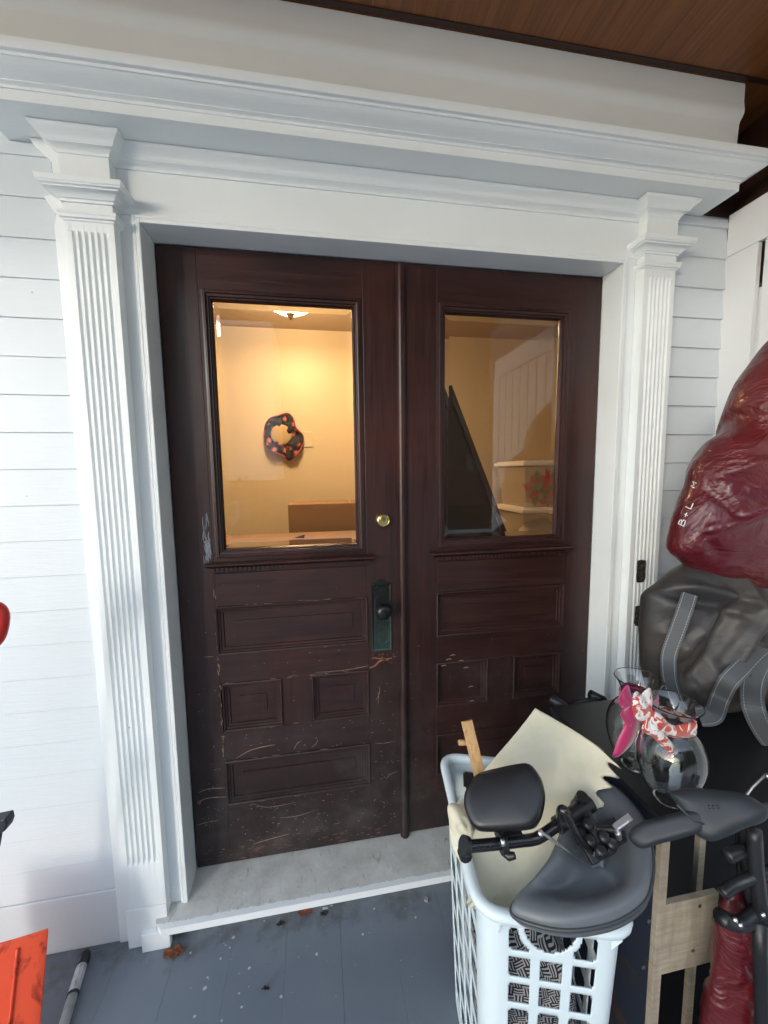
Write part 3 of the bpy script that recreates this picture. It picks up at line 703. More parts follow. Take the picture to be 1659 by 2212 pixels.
MB().lathe([(.078, 0), (.076, .004), (.064, .009), (.040, .012), (0, .013)], cc+Vector((0, -.012, 0)), 24, Vector((.1, -1, -.1))).build('crown', M['straw'], ht, smooth=True)
sp_ = at(666, 949, 'y', YB-.004); so_ = MB().box(sp_.x-.038, sp_.x+.038, YB-.007, YB-.001, sp_.z-.06, sp_.z+.06).build('switch_plate', M['plate'], bevel=.003); tag(so_, 'ivory light switch plate on the hall wall right of the sun hat', 'switch plate')
a = at(622, 1090, 'y', 1.30); b_ = at(742, 1085, 'y', 1.30)
ct = MB(); ct.box(a.x, b_.x+.05, 1.30, 1.62, 0, a.z); co = ct.build('cardboard_box', M['carton'], bevel=.004); tag(co, 'tall plain cardboard carton standing below the sun hat in the hall', 'carton')
fp = at(645, 1160, 'y', .9); bo = MB(); bo.add([(fp.x-.03, .9, fp.z-.004), (fp.x+.035, .9, fp.z+.012), (fp.x+.03, .9, fp.z-.006), (fp.x-.03, .93, fp.z-.008), (fp.x+.035, .93, fp.z+.008), (fp.x+.03, .93, fp.z-.014)], [(0, 1, 2), (5, 4, 3), (0, 3, 4, 1), (1, 4, 5, 2), (2, 5, 3, 0)])
hs_ = thing('hall_stand', 'low tan console with a black pointed letter opener at the foot of the left pane', 'console', (fp.x, .95, 0))
MB().box(-.2, .72, .86, 1.2, 0, fp.z-.018).build('cabinet', M['carton'], hs_, bevel=.004); bo.build('letter_opener', M['blk'], hs_)
# stair side
tz = [(at(968, 835, 'y', .42)), at(1085, 1145, 'y', .42)]
p0, p1 = tz; dx = (p1.x-p0.x); dz = (p1.z-p0.z)
top = (p0.x-.30, p0.z-.30*dz/dx); bot = (p1.x+.25, p1.z+.25*dz/dx); bx_ = p1.x+(-p1.z)*dx/dz
ss = MB(); pg = [(p0.x-.36, p0.z-.36*dz/dx if False else p0.z), (p0.x, p0.z), (p1.x, p1.z), (bx_, 0), (p0.x-.36, 0)]
ss.add([(x, .42, z) for x, z in pg] + [(x, .47, z) for x, z in pg], [tuple(range(5)), tuple(range(9, 4, -1))] + [(i, (i+1) % 5, 5+(i+1) % 5, 5+i) for i in range(5)])
sto = ss.build('staircase_side', M['stair'], bevel=.003); sl_ = MB(); bar(sl_, Vector((p0.x, .41, p0.z)), Vector((bx_, .41, 0)), .018, .024, Vector((0, 1, 0))); sl_.build('nosing', mat('worn_stair_edge', (.07, .035, .02), .35), sto, bevel=.003); tag(sto, 'dark stained sloping side of the staircase behind the right pane', 'staircase')
# storage bins
def bin_(name, label, z0, z1, red):
    xa = at(1133, 1000, 'y', .75).x; bt = thing(name, label, 'storage bin', (xa+.25, .95, z0))
    k = MB(); h = z1-z0-.03
    rs = [[(xa+o, .75+o, z), (xa+.5-o, .75+o, z), (xa+.5-o, 1.1-o, z), (xa+o, 1.1-o, z)] for z, o in ((z0, .03), (z0+h, 0))]
    k.rings(rs, cap0=True); k.build('tub', M['bin'], bt, solid=.003)
    k = MB(); k.box(xa-.018, xa+.518, .732, 1.118, z1-.030, z1-.008); k.box(xa-.004, xa+.504, .746, 1.104, z1-.0078, z1); k.build('lid', M['lid'], bt, bevel=.005)
    if red:
        k = MB()
        for i in range(70):
            c = Vector((xa+random.uniform(.10, .40), random.uniform(.765, .85), z0+random.uniform(.04, h-.08))); a1 = random.uniform(0, 6.3); L = random.uniform(.05, .10)
            d = Vector((cos(a1), random.uniform(-.4, .1), sin(a1))).normalized(); s = d.cross(Vector((0, 1, 0))).normalized()
            k.cur = 0 if random.random() < .78 else 1
            k.add([c, c+d*L*.5+s*L*.28, c+d*L, c+d*L*.5-s*L*.28], [(0, 1, 2, 3)])
        tag(k.build('silk_poinsettia', [M['poins'], M['green']], bt, solid=.004))
    else:
        pillow(MB(), [(xa+.25+.19*cos(t)*(1+.1*sin(3*t)), .9, z0+h*.45+h*.38*sin(t)) for t in [2*pi*i/24 for i in range(24)]], (0, -1, 0), .10, .1, disp=.02, freq=14).build('bundled_linen', M['foam'], bt, smooth=True)
zt1 = at(1125, 995, 'y', .75).z; zt2 = at(1125, 1098, 'y', .75).z
bin_('storage_bin', 'upper clear storage bin with white lid holding red silk flowers', zt2+.001, zt1, True)
bin_('storage_bin', 'lower clear storage bin with white lid holding pale linen', zt2-.36, zt2, False)
tag(MB().box(at(1133, 1000, 'y', .75).x-.03, 2.2, .74, 1.15, 0, zt2-.361).build('bin_cabinet', M['stair'], bevel=.004), 'dark low cabinet carrying the two clear storage bins', 'cabinet')

# ================================================================== LAUNDRY BASKET AND ITS LOAD
ZR = .60
c4 = [Vector((.757, -.762)), Vector((1.000, -.840)), Vector((1.090, -.470)), Vector((.812, -.375))]
cen = sum(c4, Vector((0, 0)))/4
def loop(scale, rad, n=7):
    P = [cen+(p-cen)*scale for p in c4]; out = []
    for i in range(4):
        p = P[i]; a_ = (P[i-1]-p).normalized(); b2 = (P[(i+1) % 4]-p).normalized()
        s0 = p+a_*rad; s1 = p+b2*rad
        for k in range(n+1):
            t = k/n; out.append(((1-t)**2*s0+2*t*(1-t)*p+t*t*s1, i))
    return [q for q, _ in out]
def resample(P, n):
    L = [0]
    for i in range(len(P)): L.append(L[-1]+(P[(i+1) % len(P)]-P[i]).length)
    out = []; j = 0
    for k in range(n):
        d = L[-1]*k/n
        while L[j+1] < d: j += 1
        t = (d-L[j])/(L[j+1]-L[j]); out.append(P[j].lerp(P[(j+1) % len(P)], t))
    return out
RAD = .040
top_l = loop(1.0, RAD); NS = 336
# parametrise by side: corner segment then straight segment, so that openings line up from top to bottom
def side_loop(scale, rad, nc=16, nst=(68, 68, 68, 68)):
    P = [cen+(p-cen)*scale for p in c4]; out = []; lab = []
    for i in range(4):
        p = P[i]; q = P[(i+1) % 4]; a_ = (P[i-1]-p).normalized(); b2 = (q-p).normalized()
        for k in range(nc):
            t = k/nc; out.append((1-t)**2*(p+a_*rad)+2*t*(1-t)*p+t*t*(p+b2*rad)); lab.append((i, None))
        e0 = p+b2*rad; e1 = q-b2*rad
        for k in range(nst[i]): out.append(e0.lerp(e1, k/nst[i])); lab.append((i, k/nst[i]))
    return out, lab
LT, LAB = side_loop(1.0, RAD); LBm, _ = side_loop(.84, RAD*.9)
NZ = 150; Z0 = FL+.004; Z1 = ZR-.006
bk = thing('laundry_basket', 'white plastic laundry basket with square openings, overfull, on the porch floor', 'laundry basket', (cen.x, cen.y, FL))
mb = MB(); n = len(LT)
mb.v = [(*LBm[j].lerp(LT[j], i/NZ), Z0+(Z1-Z0)*i/NZ) for i in range(NZ+1) for j in range(n)]
ncol = {0: 3, 1: 4, 2: 3, 3: 4}
def hole(side, t, h):
    if t is None: return False
    H = (Z1-Z0)*h
    if h < .05: return False
    nc = ncol[side]; tw = 1/nc if True else 0
    u = t*nc; k = int(u); fu = u-k
    rowh = .0625 if side in (0, 2) else .088; r = (Z1-.022-(Z0+H))/rowh
    if r < 0: return False
    fr_ = r-int(r)
    wfrac = .70 if side in (0, 2) else .74; hfrac = .78
    du = abs(fu-.5)/(wfrac/2); dv = abs(fr_-.5)/(hfrac/2)
    if side in (0, 2):                                    # handle ring across the top row of the short sides
        ex = (t-.47)/.33; ez = (r)/1.02; e = ex*ex+ez*ez
        if e < 1.0: return e < .66 and r > .0
        if e < 1.02: return False
    return du < 1 and dv < 1 and not (du > .84 and dv > .84 and (du-.84)**2+(dv-.84)**2 > .018)
for i in range(NZ):
    for j in range(n):
        s, t = LAB[j]
        if t is not None and hole(s, t+.5/68, (i+.5)/NZ): continue
        k = (j+1) % n; mb.f.append((i*n+j, i*n+k, (i+1)*n+k, (i+1)*n+j)); mb.m.append(0)
body = mb.build('basket_wall', M['basket'], bk, smooth=True, solid=.0028)
mb = MB(); mb.add([(*p, Z0) for p in LBm], [tuple(range(n))]); mb.build('basket_bottom', M['basket'], bk, solid=.003)
rim = MB(); rl = resample(LT, 120)
prof = [(0, -.016), (.004, -.018), (.012, -.016), (.0175, -.010), (.020, -.002), (.0185, .004), (.013, .0085), (.005, .0095), (-.001, .006), (-.004, 0), (-.004, -.012)]
rs = []
for j in range(len(rl)+1):
    p = rl[j % 120]; t = (rl[(j+1) % 120]-rl[(j-1) % 120]).normalized(); o = Vector((t.y, -t.x))
    if (p-cen).dot(o) < 0: o = -o
    rs.append([(p.x+o.x*a, p.y+o.y*a, ZR+b) for a, b in prof])
rim.rings(rs); rim.build('basket_rim', M['basket'], bk, smooth=True)
# small gusset fins under the rim on the front corners
for (p, d) in ((LT[14], Vector((-.3, -1))), (LT[16+68+3], Vector((.5, -1)))):
    d = d.normalized(); s = Vector((-d.y, d.x))*.0016; q0 = p+d*.001; q1 = p+d*.018
    gf = MB(); gf.add([(*(q0+s), ZR-.015), (*(q1+s), ZR-.015), (*(q0+s), ZR-.050), (*(q0-s), ZR-.015), (*(q1-s), ZR-.015), (*(q0-s), ZR-.050)], [(0, 1, 2), (5, 4, 3), (0, 3, 4, 1), (1, 4, 5, 2), (2, 5, 3, 0)]); gf.build('rim_gusset', M['basket'], bk)
# patterned cloth low inside
pc = MB(); o_ = []
for k in range(48):
    t = 2*pi*k/48; o_.append((t,))
rs = []
for i in range(16):
    h = i/15; s = (.62+.13*sin(3*h))*(1-(max(0, h-.8)/.2)**2*.65); zc = Z0+.02+h*.56
    L_ = [LBm[j].lerp(LT[j], h*.85) for j in range(0, n, 7)]
    cc_ = Vector((cen.x-.035, cen.y-.055))
    rs.append([(*(cc_+(p-cc_)*s*.98*(1+.07*noise.noise(Vector((p.x*22, p.y*22, h*6))))), zc) for p in L_])
pc.rings(rs, cap0=True, cap1=True); pco = pc.build('patterned_cloth', M['weave'], smooth=True); tag(pco, 'crumpled black and white basketweave cloth seen through the basket openings', 'cloth')
# cream egg-crate foam, folded over
fgrid = [  # rows from the far top edge down into the basket: (u, v, y)
 [(1156, 1529, -0.500), (1196, 1552, -0.540), (1240, 1578, -0.585), (1282, 1606, -0.630), (1314, 1634, -0.665)],
 [(1118, 1578, -0.515), (1166, 1600, -0.555), (1214, 1628, -0.600), (1262, 1652, -0.640), (1300, 1668, -0.675)],
 [(1076, 1628, -0.530), (1130, 1650, -0.575), (1184, 1678, -0.615), (1238, 1700, -0.655), (1286, 1712, -0.685)],
 [(1036, 1676, -0.545), (1096, 1706, -0.595), (1160, 1736, -0.635), (1218, 1754, -0.665), (1264, 1768, -0.695)],
 [(1000, 1716, -0.560), (1066, 1762, -0.615), (1130, 1790, -0.650), (1186, 1806, -0.680), (1236, 1822, -0.705)],
 [(974, 1762, -0.575), (1034, 1816, -0.640), (1098, 1846, -0.670), (1150, 1858, -0.695), (1200, 1866, -0.710)],
 [(975, 1822, -0.610), (1020, 1868, -0.665), (1074, 1896, -0.690), (1118, 1906, -0.705), (1152, 1912, -0.715)],
 [(1004, 1880, -0.655), (1034, 1920, -0.695), (1068, 1944, -0.710), (1092, 1958, -0.715), (1112, 1968, -0.715)],
 [(1040, 1940, -0.700), (1056, 1970, -0.720), (1072, 1990, -0.725), (1084, 2000, -0.720), (1092, 2004, -0.715)],
]
G = [[at(u, v, 'y', y) for u, v, y in row] for row in fgrid]
rows = [catmull(r, 9) for r in G]; cols = [catmull([rows[i][j] for i in range(len(rows))], 9) for j in range(len(rows[0]))]
nr, nc_ = len(cols[0]), len(cols)
P = [[cols[j][i] for j in range(nc_)] for i in range(nr)]
fm = MB(); V0 = []; V1 = []
for i in range(nr):
    for j in range(nc_):
        a = P[min(i+1, nr-1)][j]-P[max(i-1, 0)][j]; b = P[i][min(j+1, nc_-1)]-P[i][max(j-1, 0)]; nn_ = a.cross(b).normalized()
        if nn_.dot(CAM-P[i][j]) < 0: nn_ = -nn_
        edge = j/(nc_-1)
        bump_ = .5+.5*cos(2*pi*i/7.2)*cos(2*pi*j/7.2)
        ext = Vector()
        if edge > .9: ext = b.normalized()*.024*((cos(2*pi*i/7.2)*.5+.5)**1.3)*((edge-.9)/.1)
        if i < 4 and 0: pass
        top_ = P[i][j]+nn_*(.0035*noise.noise(P[i][j]*9))+ext
        V0.append(top_); V1.append(P[i][j]-nn_*(.010+.022*bump_)+ext*.9)
N_ = nr*nc_; fs = []
for i in range(nr-1):
    for j in range(nc_-1):
        a = i*nc_+j; fs += [(a, a+1, a+1+nc_, a+nc_), (N_+a+nc_, N_+a+1+nc_, N_+a+1, N_+a)]
for i in range(nr-1):
    for j in (0, nc_-1):
        a = i*nc_+j; fs.append((a, a+nc_, N_+a+nc_, N_+a) if j == 0 else (N_+a, N_+a+nc_, a+nc_, a))
for j in range(nc_-1):
    for i in (0, nr-1):
        a = i*nc_+j; fs.append((a, a+1, N_+a+1, N_+a))
fm.add(V0+V1, fs); fo = fm.build('foam_topper', M['foam'], smooth=True); tag(fo, 'rolled cream egg-crate foam sheet sticking out of the laundry basket', 'foam sheet')
# second fold of the foam down by the left rim
f2 = MB(); o2 = [at(u, v, 'y', -.60) for u, v in ((968, 1745), (990, 1738), (1012, 1760), (1020, 1800), (1040, 1850), (1060, 1900), (1030, 1905), (1002, 1850), (978, 1800))]
pillow(f2, catmull(o2, 5, True), (0, -1, .3), .03, .03, disp=.006, freq=25).build('foam_fold', M['foam'], fo, smooth=True)
# pine lath with a peg
wl = MB(); a = at(1008, 1557, 'y', -.44); b = at(1040, 1690, 'y', -.50); ax_ = (b-a).normalized()
bar(wl, a, b+ax_*.10, .030, .012, Vector((1, -.25, 0)))
wo = wl.build('wooden_lath', M['lath'], bevel=.0015); tag(wo, 'short pine lath with a side peg standing up at the back of the basket', 'wooden stick')
pg_ = at(998, 1605, 'y', -.45); MB().lathe([(.006, 0), (.0075, .004), (.0075, .02), (.006, .024)], pg_+Vector((.014, 0, 0)), 12, Vector((-1, 0, .1))).build('peg', M['lath'], wo, smooth=True)
# grey round seat: a dished disc
F0 = at(1250, 1998, 'z', .650); K0 = at(1290, 1683, 'y', -.635); S0 = at(1408, 1870, 'y', -.822)
nS = (K0-F0).cross(S0-F0).normalized(); nS = nS if nS.z > 0 else -nS
so1 = [(1108, 1972), (1112, 1944), (1150, 1905), (1190, 1850), (1215, 1790), (1240, 1720), (1285, 1688), (1330, 1700), (1372, 1742), (1398, 1790), (1409, 1850), (1405, 1905), (1388, 1945), (1340, 1980), (1280, 1998), (1220, 2003), (1160, 1993)]
OL = catmull([atp(u, v, F0, nS) for u, v in so1], 6, True); cS = sum(OL, Vector())/len(OL)
gs = thing('padded_seat', 'grey vinyl dished seat lying upside down across the laundry basket', 'seat', cS)
mb = MB(); prof = [(.0, -.040), (.3, -.040), (.66, -.038), (.97, -.028), (.995, -.018), (1.0, -.012), (1.0, -.002), (.99, .003), (.95, .009), (.88, .013), (.80, .013), (.72, .009), (.64, .003), (.55, -.008), (.45, -.020), (.3, -.028), (.12, -.030)]
rs = [[cS+(p-cS)*max(s, .02)+nS*(h) for p in OL] for s, h in prof]
mb.rings(rs, cap0=True, cap1=True); mb.build('seat_shell', M['greyv'], gs, smooth=True)
MB().tube([cS+(p-cS)*1.002-nS*.006 for p in OL], .0042, 8, closed=True).build('seat_piping', M['greyseam'], gs, smooth=True)
# black mechanism plate in the dish
mp = MB()
for (u, v, y_, w_, h_) in ((1262, 1790, -.735, .05, .020), (1290, 1828, -.762, .055, .018), (1318, 1800, -.752, .045, .016)):
    p = at(u, v, 'y', y_); Mx = Matrix.Translation(p) @ Matrix.Rotation(R(random.uniform(-40, 40)), 4, 'Y') @ Matrix.Rotation(R(30), 4, 'X'); mp.box(-w_/2, w_/2, -.02, .02, -h_/2, h_/2, Mx)
mp.tube([at(1268, 1756, 'y', -.725), at(1282, 1800, 'y', -.755), at(1298, 1852, 'y', -.785)], .010, 10); mp.tube([at(1245, 1790, 'y', -.735), at(1330, 1792, 'y', -.765)], .007, 10); mp.tube([at(1305, 1850, 'y', -.782), at(1345, 1800, 'y', -.775)], .004, 8)
for u, v, y_ in ((1255, 1800, -.745), (1275, 1815, -.765), (1305, 1808, -.770), (1322, 1822, -.778), (1298, 1838, -.782), (1270, 1780, -.745)): mp.lathe([(.0, -.010), (.011, -.010), (.011, .004), (.007, .008), (0, .008)], at(u, v, 'y', y_), 14, Vector((-.1, -.5, 1)))
mp.build('seat_mechanism', M['blackp'], gs, bevel=.002)
ch = MB()
def tb(pts, r, n_=8): ch.tube(catmull([at(u, v, 'y', y) for u, v, y in pts], 5), r, n_)
p = at(1347, 1777, 'y', -.778); Mx = Matrix.Translation(p) @ Matrix.Rotation(R(-28), 4, 'Y') @ Matrix.Rotation(R(25), 4, 'X')
ch.box(-.017, .017, -.006, .006, -.008, .008, Mx); ch.box(-.022, .008, -.004, .004, .0085, .012, Mx)
tb([(1325, 1782, -.775), (1336, 1795, -.780), (1340, 1810, -.780)], .0032); ch.lathe([(.006, 0), (.006, .012), (.004, .016)], at(1334, 1798, 'y', -.780), 10, Vector((.3, 0, -1)))
ch.build('chrome_hinge', M['chrome'], gs, auto=40)
# black headrest cushion on a bent tube with chrome lever
hr = thing('headrest', 'black padded headrest on a bent black tube lying across the laundry basket', 'headrest', at(1090, 1740, 'y', -.70))
oc = [(1004, 1742), (1006, 1712), (1020, 1688), (1036, 1672), (1080, 1660), (1126, 1651), (1146, 1653), (1160, 1668), (1172, 1690), (1178, 1722), (1173, 1756), (1164, 1778), (1148, 1791), (1100, 1796), (1050, 1797), (1030, 1793), (1016, 1778)]
nH = (CAM-at(1090, 1730, 'y', -.70)).normalized(); nH = (nH+Vector((-.15, 0, .25))).normalized(); pH = at(1090, 1730, 'y', -.705)
OC = catmull([atp(u, v, pH, nH) for u, v in oc], 5, True); cH = sum(OC, Vector())/len(OC)
mb = MB(); rs = []
for s, h in ((.02, -.020), (.5, -.020), (.9, -.018), (.985, -.012), (1.0, -.002), (1.0, .006), (.985, .013), (.955, .019), (.91, .0225), (.80, .0245), (.6, .026), (.4, .027), (.2, .0275), (.02, .0275)): rs.append([cH+(p-cH)*s+nH*h for p in OC])
mb.rings(rs, cap0=True, cap1=True); mb.build('cushion', M['vinyl'], hr, smooth=True)
tp = catmull([at(u, v, 'y', y) for u, v, y in ((1006, 1829, -.735), (1060, 1824, -.735), (1120, 1817, -.735), (1152, 1813, -.735), (1172, 1804, -.735), (1205, 1781, -.73), (1240, 1757, -.72), (1262, 1742, -.71))], 6)
MB().tube(tp, .0105, 14).build('bent_tube', M['blackm'], hr, smooth=True)
mb = MB(); mb.tube([at(1203, 1783, 'y', -.731), at(1275, 1736, 'y', -.705)], .0155, 14); mb.lathe([(.0, -.018), (.012, -.016), (.014, 0), (.012, .02)], at(1254, 1733, 'y', -.70), 16, Vector((0, -.3, 1))); mb.build('socket_sleeve', M['blackp'], hr, auto=40); mb = MB()
mb.tube([at(1000, 1826, 'y', -.735), at(1010, 1829, 'y', -.735)], .017, 16); mb.tube([at(1002, 1838, 'y', -.735), at(1006, 1850, 'y', -.735)], .013, 12)
for u in (1030, 1042, 1054): mb.lathe([(.0035, 0), (.0035, .0112)], at(u, 1826, 'y', -.735), 8, Vector((0, -1, .4)))
mb.build('tube_end', M['blackp'], hr, auto=40)
mb = MB(); mb.tube([at(1080, 1823, 'y', -.735), at(1092, 1821, 'y', -.735)], .018, 16); mb.tube([at(1088, 1838, 'y', -.74), at(1100, 1850, 'y', -.75), at(1112, 1848, 'y', -.755)], [.009, .008, .006], 10)
mb.box(-.024, .024, -.012, .012, -.008, .008, Matrix.Translation(at(1098, 1801, 'y', -.722))); mb.build('clamp', M['blackp'], hr, auto=40)
mb = MB(); mb.tube([at(1085, 1812, 'y', -.751), at(1088, 1828, 'y', -.757)], .0045, 10); mb.build('clamp_pin', M['chrome'], hr, smooth=True); mb = MB(); mb.lathe([(.0055, 0), (.0055, .006), (.003, .008)], at(1168, 1799, 'y', -.745), 12, Vector((-.2, -1, .6))); mb.build('chrome_bolt', M['chrome'], hr, auto=40)
mb = MB(); mb.tube(catmull([at(u, v, 'y', y) for u, v, y in ((1165, 1794, -.748), (1190, 1812, -.755), (1230, 1840, -.768), (1268, 1864, -.772), (1280, 1870, -.772))], 5), .0030, 8)
mb.tube([at(u, v, 'y', -.775) for u, v in ((1282, 1866), (1286, 1845), (1303, 1852), (1301, 1872))], .0026, 8); mb.box(-.010, .010, -.001, .001, -.010, .010, Matrix.Translation(at(1292, 1860, 'y', -.772)))
for u, v in ((1282, 1841), (1297, 1843)): mb = mb if u < 1290 else MB(); mb.lathe([(.0, 0), (.005, .002), (.0065, .006), (.005, .010), (0, .012)], at(u, v+4, 'y', -.772), 12, Vector((0, -.3, 1))); mb.build('chrome_lever' if u < 1290 else 'chrome_nut', M['chrome'], hr, auto=40)
lp = catmull([at(u, v, 'y', y) for u, v, y in ((1212, 1765, -.745), (1213, 1752, -.750), (1220, 1752, -.755), (1232, 1775, -.760), (1246, 1802, -.766), (1262, 1825, -.771), (1282, 1842, -.773))], 6)
MB().tube(lp, [.0095+.0*i for i in range(len(lp))][:len(lp)] if False else [max(.0045, .0100-.0055*(i/len(lp))**1.5) for i in range(len(lp))], 12).build('lever_loop', M['blackm'], hr, smooth=True)

# ================================================================== CRATE TABLE WITH VASES
XT, YT, ZT = 1.150, -.755, .705; YTB = at(1195, 1525, 'z', .705).y
tb_ = thing('crate_table', 'black cloth topped crate table with raw plywood frame, right of the basket', 'table', (1.5, -.5, FL))
MB().box(XT-.004, 1.93, YT-.006, YTB, ZT-.012, ZT).build('table_top', M['blackp'], tb_, bevel=.004)
MB().box(XT, XT+.012, YT+.014, YTB-.01, FL, ZT-.013).build('side_cover', M['navy'], tb_)
fw = MB(); fw.box(XT, XT+.020, YT, YT+.014, FL, ZT-.013)
zr1, zr0 = at(1453*.96007, 2048*.96007, 'y', YT).z, at(1432.5*.96007, 2209.6*.96007, 'y', YT).z
xr1 = at(1620*.96007, 2001*.96007, 'y', YT).x
fw.box(XT+.0205, xr1, YT+.001, YT+.013, zr0, zr1)
xm = at(1583*.96007, 1876*.96007, 'y', YT+.1).x
fw.build('plywood_frame', M['ply'], tb_, bevel=.001)
f3 = MB(); f3.box(xm-.009, xm+.009, YT+.10, YT+.113, FL, ZT-.013); f3.box(xm+.19, xm+.21, YT+.02, YT+.033, FL, ZT-.013); f3.build('inner_strut', M['ply'], tb_)
scw = MB()
for u, v in ((1300+590/3.66, 1700+1370/3.66), (1300+545/3.66, 1700+1750/3.66), (1300+1008/3.66, 1700+1245/3.66), (1300+952/3.66, 1700+1612/3.66)):
    p = at(u*.96007, v*.96007, 'y', YT); MB().lathe([(.0045, 0), (.0045, .0008), (.002, .0006)], p+Vector((0, .0012, 0)), 12, Vector((0, -1, 0))).build('screw_head', M['screw'], tb_)
MB().box(XT+.03, 1.92, YT+.28, YT+.29, FL, ZT-.013).build('back_cover', M['dark'], tb_); MB().box(XT+.013, 1.92, YT+.02, YTB-.01, FL+.001, FL+.01).build('bottom_board', M['dark'], tb_)
# vases
VP = [(.0, 0), (.030, 0), (.034, .002), (.045, .012), (.064, .038), (.0775, .070), (.082, .095), (.078, .120), (.066, .142), (.050, .157), (.0435, .166), (.0425, .174), (.046, .186), (.054, .200), (.062, .210), (.066, .214)]
def vase(name, label, base, sc_, rib_mat, axis, ribbon, sr=.76):
    t = thing(name, label, 'vase', base)
    ax = Vector(axis).normalized(); th_ = .0022
    o = catmull([(r*sc_*sr, 0, z*sc_) for r, z in VP], 3); prof = [(p.x, p.z) for p in o]
    inn = [(max(p.x-th_, 0), p.z) for p in o if p.z > .006]; prof2 = prof+[(prof[-1][0]-.0011, prof[-1][1]+.0016)]+inn[::-1]+[(0, .0058)]
    MB().lathe(prof2, base, 48, ax).build('vase_body', M['vase'], t, smooth=True)
    Q = ax.to_track_quat('Z', 'Y').to_matrix(); b = Vector(base)
    rb = MB(); zc = .172*sc_; rr = .0455*sc_*sr; rs = []
    for k in range(41):
        a = 2*pi*k/40; w_ = .011*(1+.25*sin(3*a)); rs.append([b+Q@Vector(((rr+q)*cos(a), (rr+q)*sin(a), zc+h)) for q, h in ((.001, -w_), (.004, -w_*.6), (.0025, 0), (.004, w_*.6), (.001, w_))])
    rb.rings(rs, closed=False); rb.build('neck_ribbon', rib_mat, t, smooth=True, solid=.001)
    return t, Q, b
def loopband(pts, w_, wdir):
    P_ = catmull(pts, 8); wd = Vector(wdir).normalized(); mb = MB(); L = []
    for i, p in enumerate(P_):
        ww = w_*(.45+.55*sin(pi*min(1, max(0, i/(len(P_)-1))))**.6); tw = wd+Vector((0, 0, .3*sin(i*.3))); L.append([p+tw*ww/2, p+Vector((0, -.003, 0)), p-tw*ww/2])
    mb.rings(L, closed=False); return mb
vb = at(1440, 1712, 'z', ZT+.0005); vb = at(1457, 1519, 'z', ZT+.221); vb.z = ZT+.0008
v1, Q1, b1 = vase('glass_vase', 'front clear glass vase with a red and white printed ribbon bow', vb, 1.03, M['prib'], (0, 0, 1), None)
kc = at(1401, 1545, 'y', vb.y-.040)
for pts, w_, wd in (([(1401, 1545), (1385, 1525), (1376, 1505), (1392, 1498), (1400, 1515), (1401, 1543)], .026, (.7, 0, .5)), ([(1401, 1545), (1378, 1540), (1366, 1518), (1374, 1510), (1390, 1525), (1401, 1545)], .024, (.3, .3, 1)), ([(1401, 1545), (1425, 1560), (1455, 1578), (1492, 1574), (1502, 1558)], .030, (0, .1, 1)), ([(1401, 1545), (1412, 1575), (1440, 1605), (1452, 1625)], .024, (1, 0, .35)), ([(1401, 1545), (1395, 1570), (1418, 1590), (1440, 1612)], .020, (.8, 0, .4))):
    loopband([at(u, v, 'y', kc.y-.004*math.sin(i*1.3)) for i, (u, v) in enumerate(pts)], w_, wd).build('bow_loop', M['prib'], v1, smooth=True, solid=.001)
vb2 = at(1390, 1660, 'z', ZT+.001); vb2 = at(1380, 1466, 'z', ZT+.221); vb2.z = ZT+.0008
v2, Q2, b2 = vase('glass_vase', 'rear clear glass vase with a bright pink satin ribbon', vb2, 1.03, M['pink'], (0, 0, 1), None)
y2 = vb2.y-.045
for pts, w_, wd in (([(1362, 1520), (1345, 1515), (1340, 1500), (1352, 1492), (1362, 1518)], .026, (.4, 0, 1)), ([(1362, 1520), (1345, 1525), (1350, 1545), (1368, 1555), (1374, 1530)], .030, (.5, .2, 1)), ([(1364, 1522), (1366, 1560), (1352, 1600), (1334, 1632)], .046, (1, 0, .15)), ([(1364, 1522), (1392, 1552), (1428, 1590), (1446, 1625), (1440, 1640)], .032, (1, 0, .1))):
    loopband([at(u, v, 'y', y2) for u, v in pts], w_, wd).build('ribbon_tail', M['pink'], v2, smooth=True, solid=.0012)
# black tubular frame behind the basket
bf = MB()
for pts, r_ in (([(1188, 1506, -.31), (1215, 1525, -.33), (1290, 1592, -.37), (1345, 1655, -.42)], .015), ([(1195, 1541, -.30), (1240, 1527, -.30), (1288, 1516, -.30)], .017), ([(1275, 1500, -.28), (1300, 1512, -.29), (1318, 1535, -.30)], .016), ([(1168, 1600, -.22), (1172, 2000, -.22)], .014), ([(1258, 1560, -.20), (1262, 1900, -.20)], .014)):
    bf.tube([at(u, v, 'y', y) for u, v, y in pts], r_, 10)
bfo = bf.build('tubular_frame', M['blackp'], smooth=True); tag(bfo, 'folded black tubular stand squeezed between the door and the crate table', 'folding stand')
# armrest of a folded walker in front of the table
wk = thing('folded_walker', 'folded charcoal walker with a moulded hand rest leaning against the crate table', 'walker', at(1600, 2100, 'y', -.86))
mb = MB(); oa = [(1359, 1808), (1362, 1790), (1376, 1776), (1400, 1768), (1440, 1758), (1490, 1742), (1500, 1730), (1470, 1715), (1500, 1703), (1560, 1706), (1610, 1714), (1640, 1735), (1655, 1752), (1640, 1768), (1600, 1785), (1570, 1805), (1530, 1818), (1500, 1805), (1460, 1815), (1420, 1828), (1380, 1834)]
pA = at(1500, 1770, 'y', -.845); nA = (CAM-pA).normalized(); OA = [atp(u, v, pA, nA) for u, v in oa[:6]+oa[17:]]
arm = [atp(u, v, pA, nA) for u, v in ((1359, 1812), (1363, 1790), (1385, 1775), (1430, 1763), (1490, 1748), (1530, 1750), (1530, 1790), (1490, 1806), (1430, 1822), (1385, 1833))]
pillow(mb, catmull(arm, 4, True), nA, .018, .018, k=5); mb.build('hand_rest', M['greyarm'], wk, smooth=True)
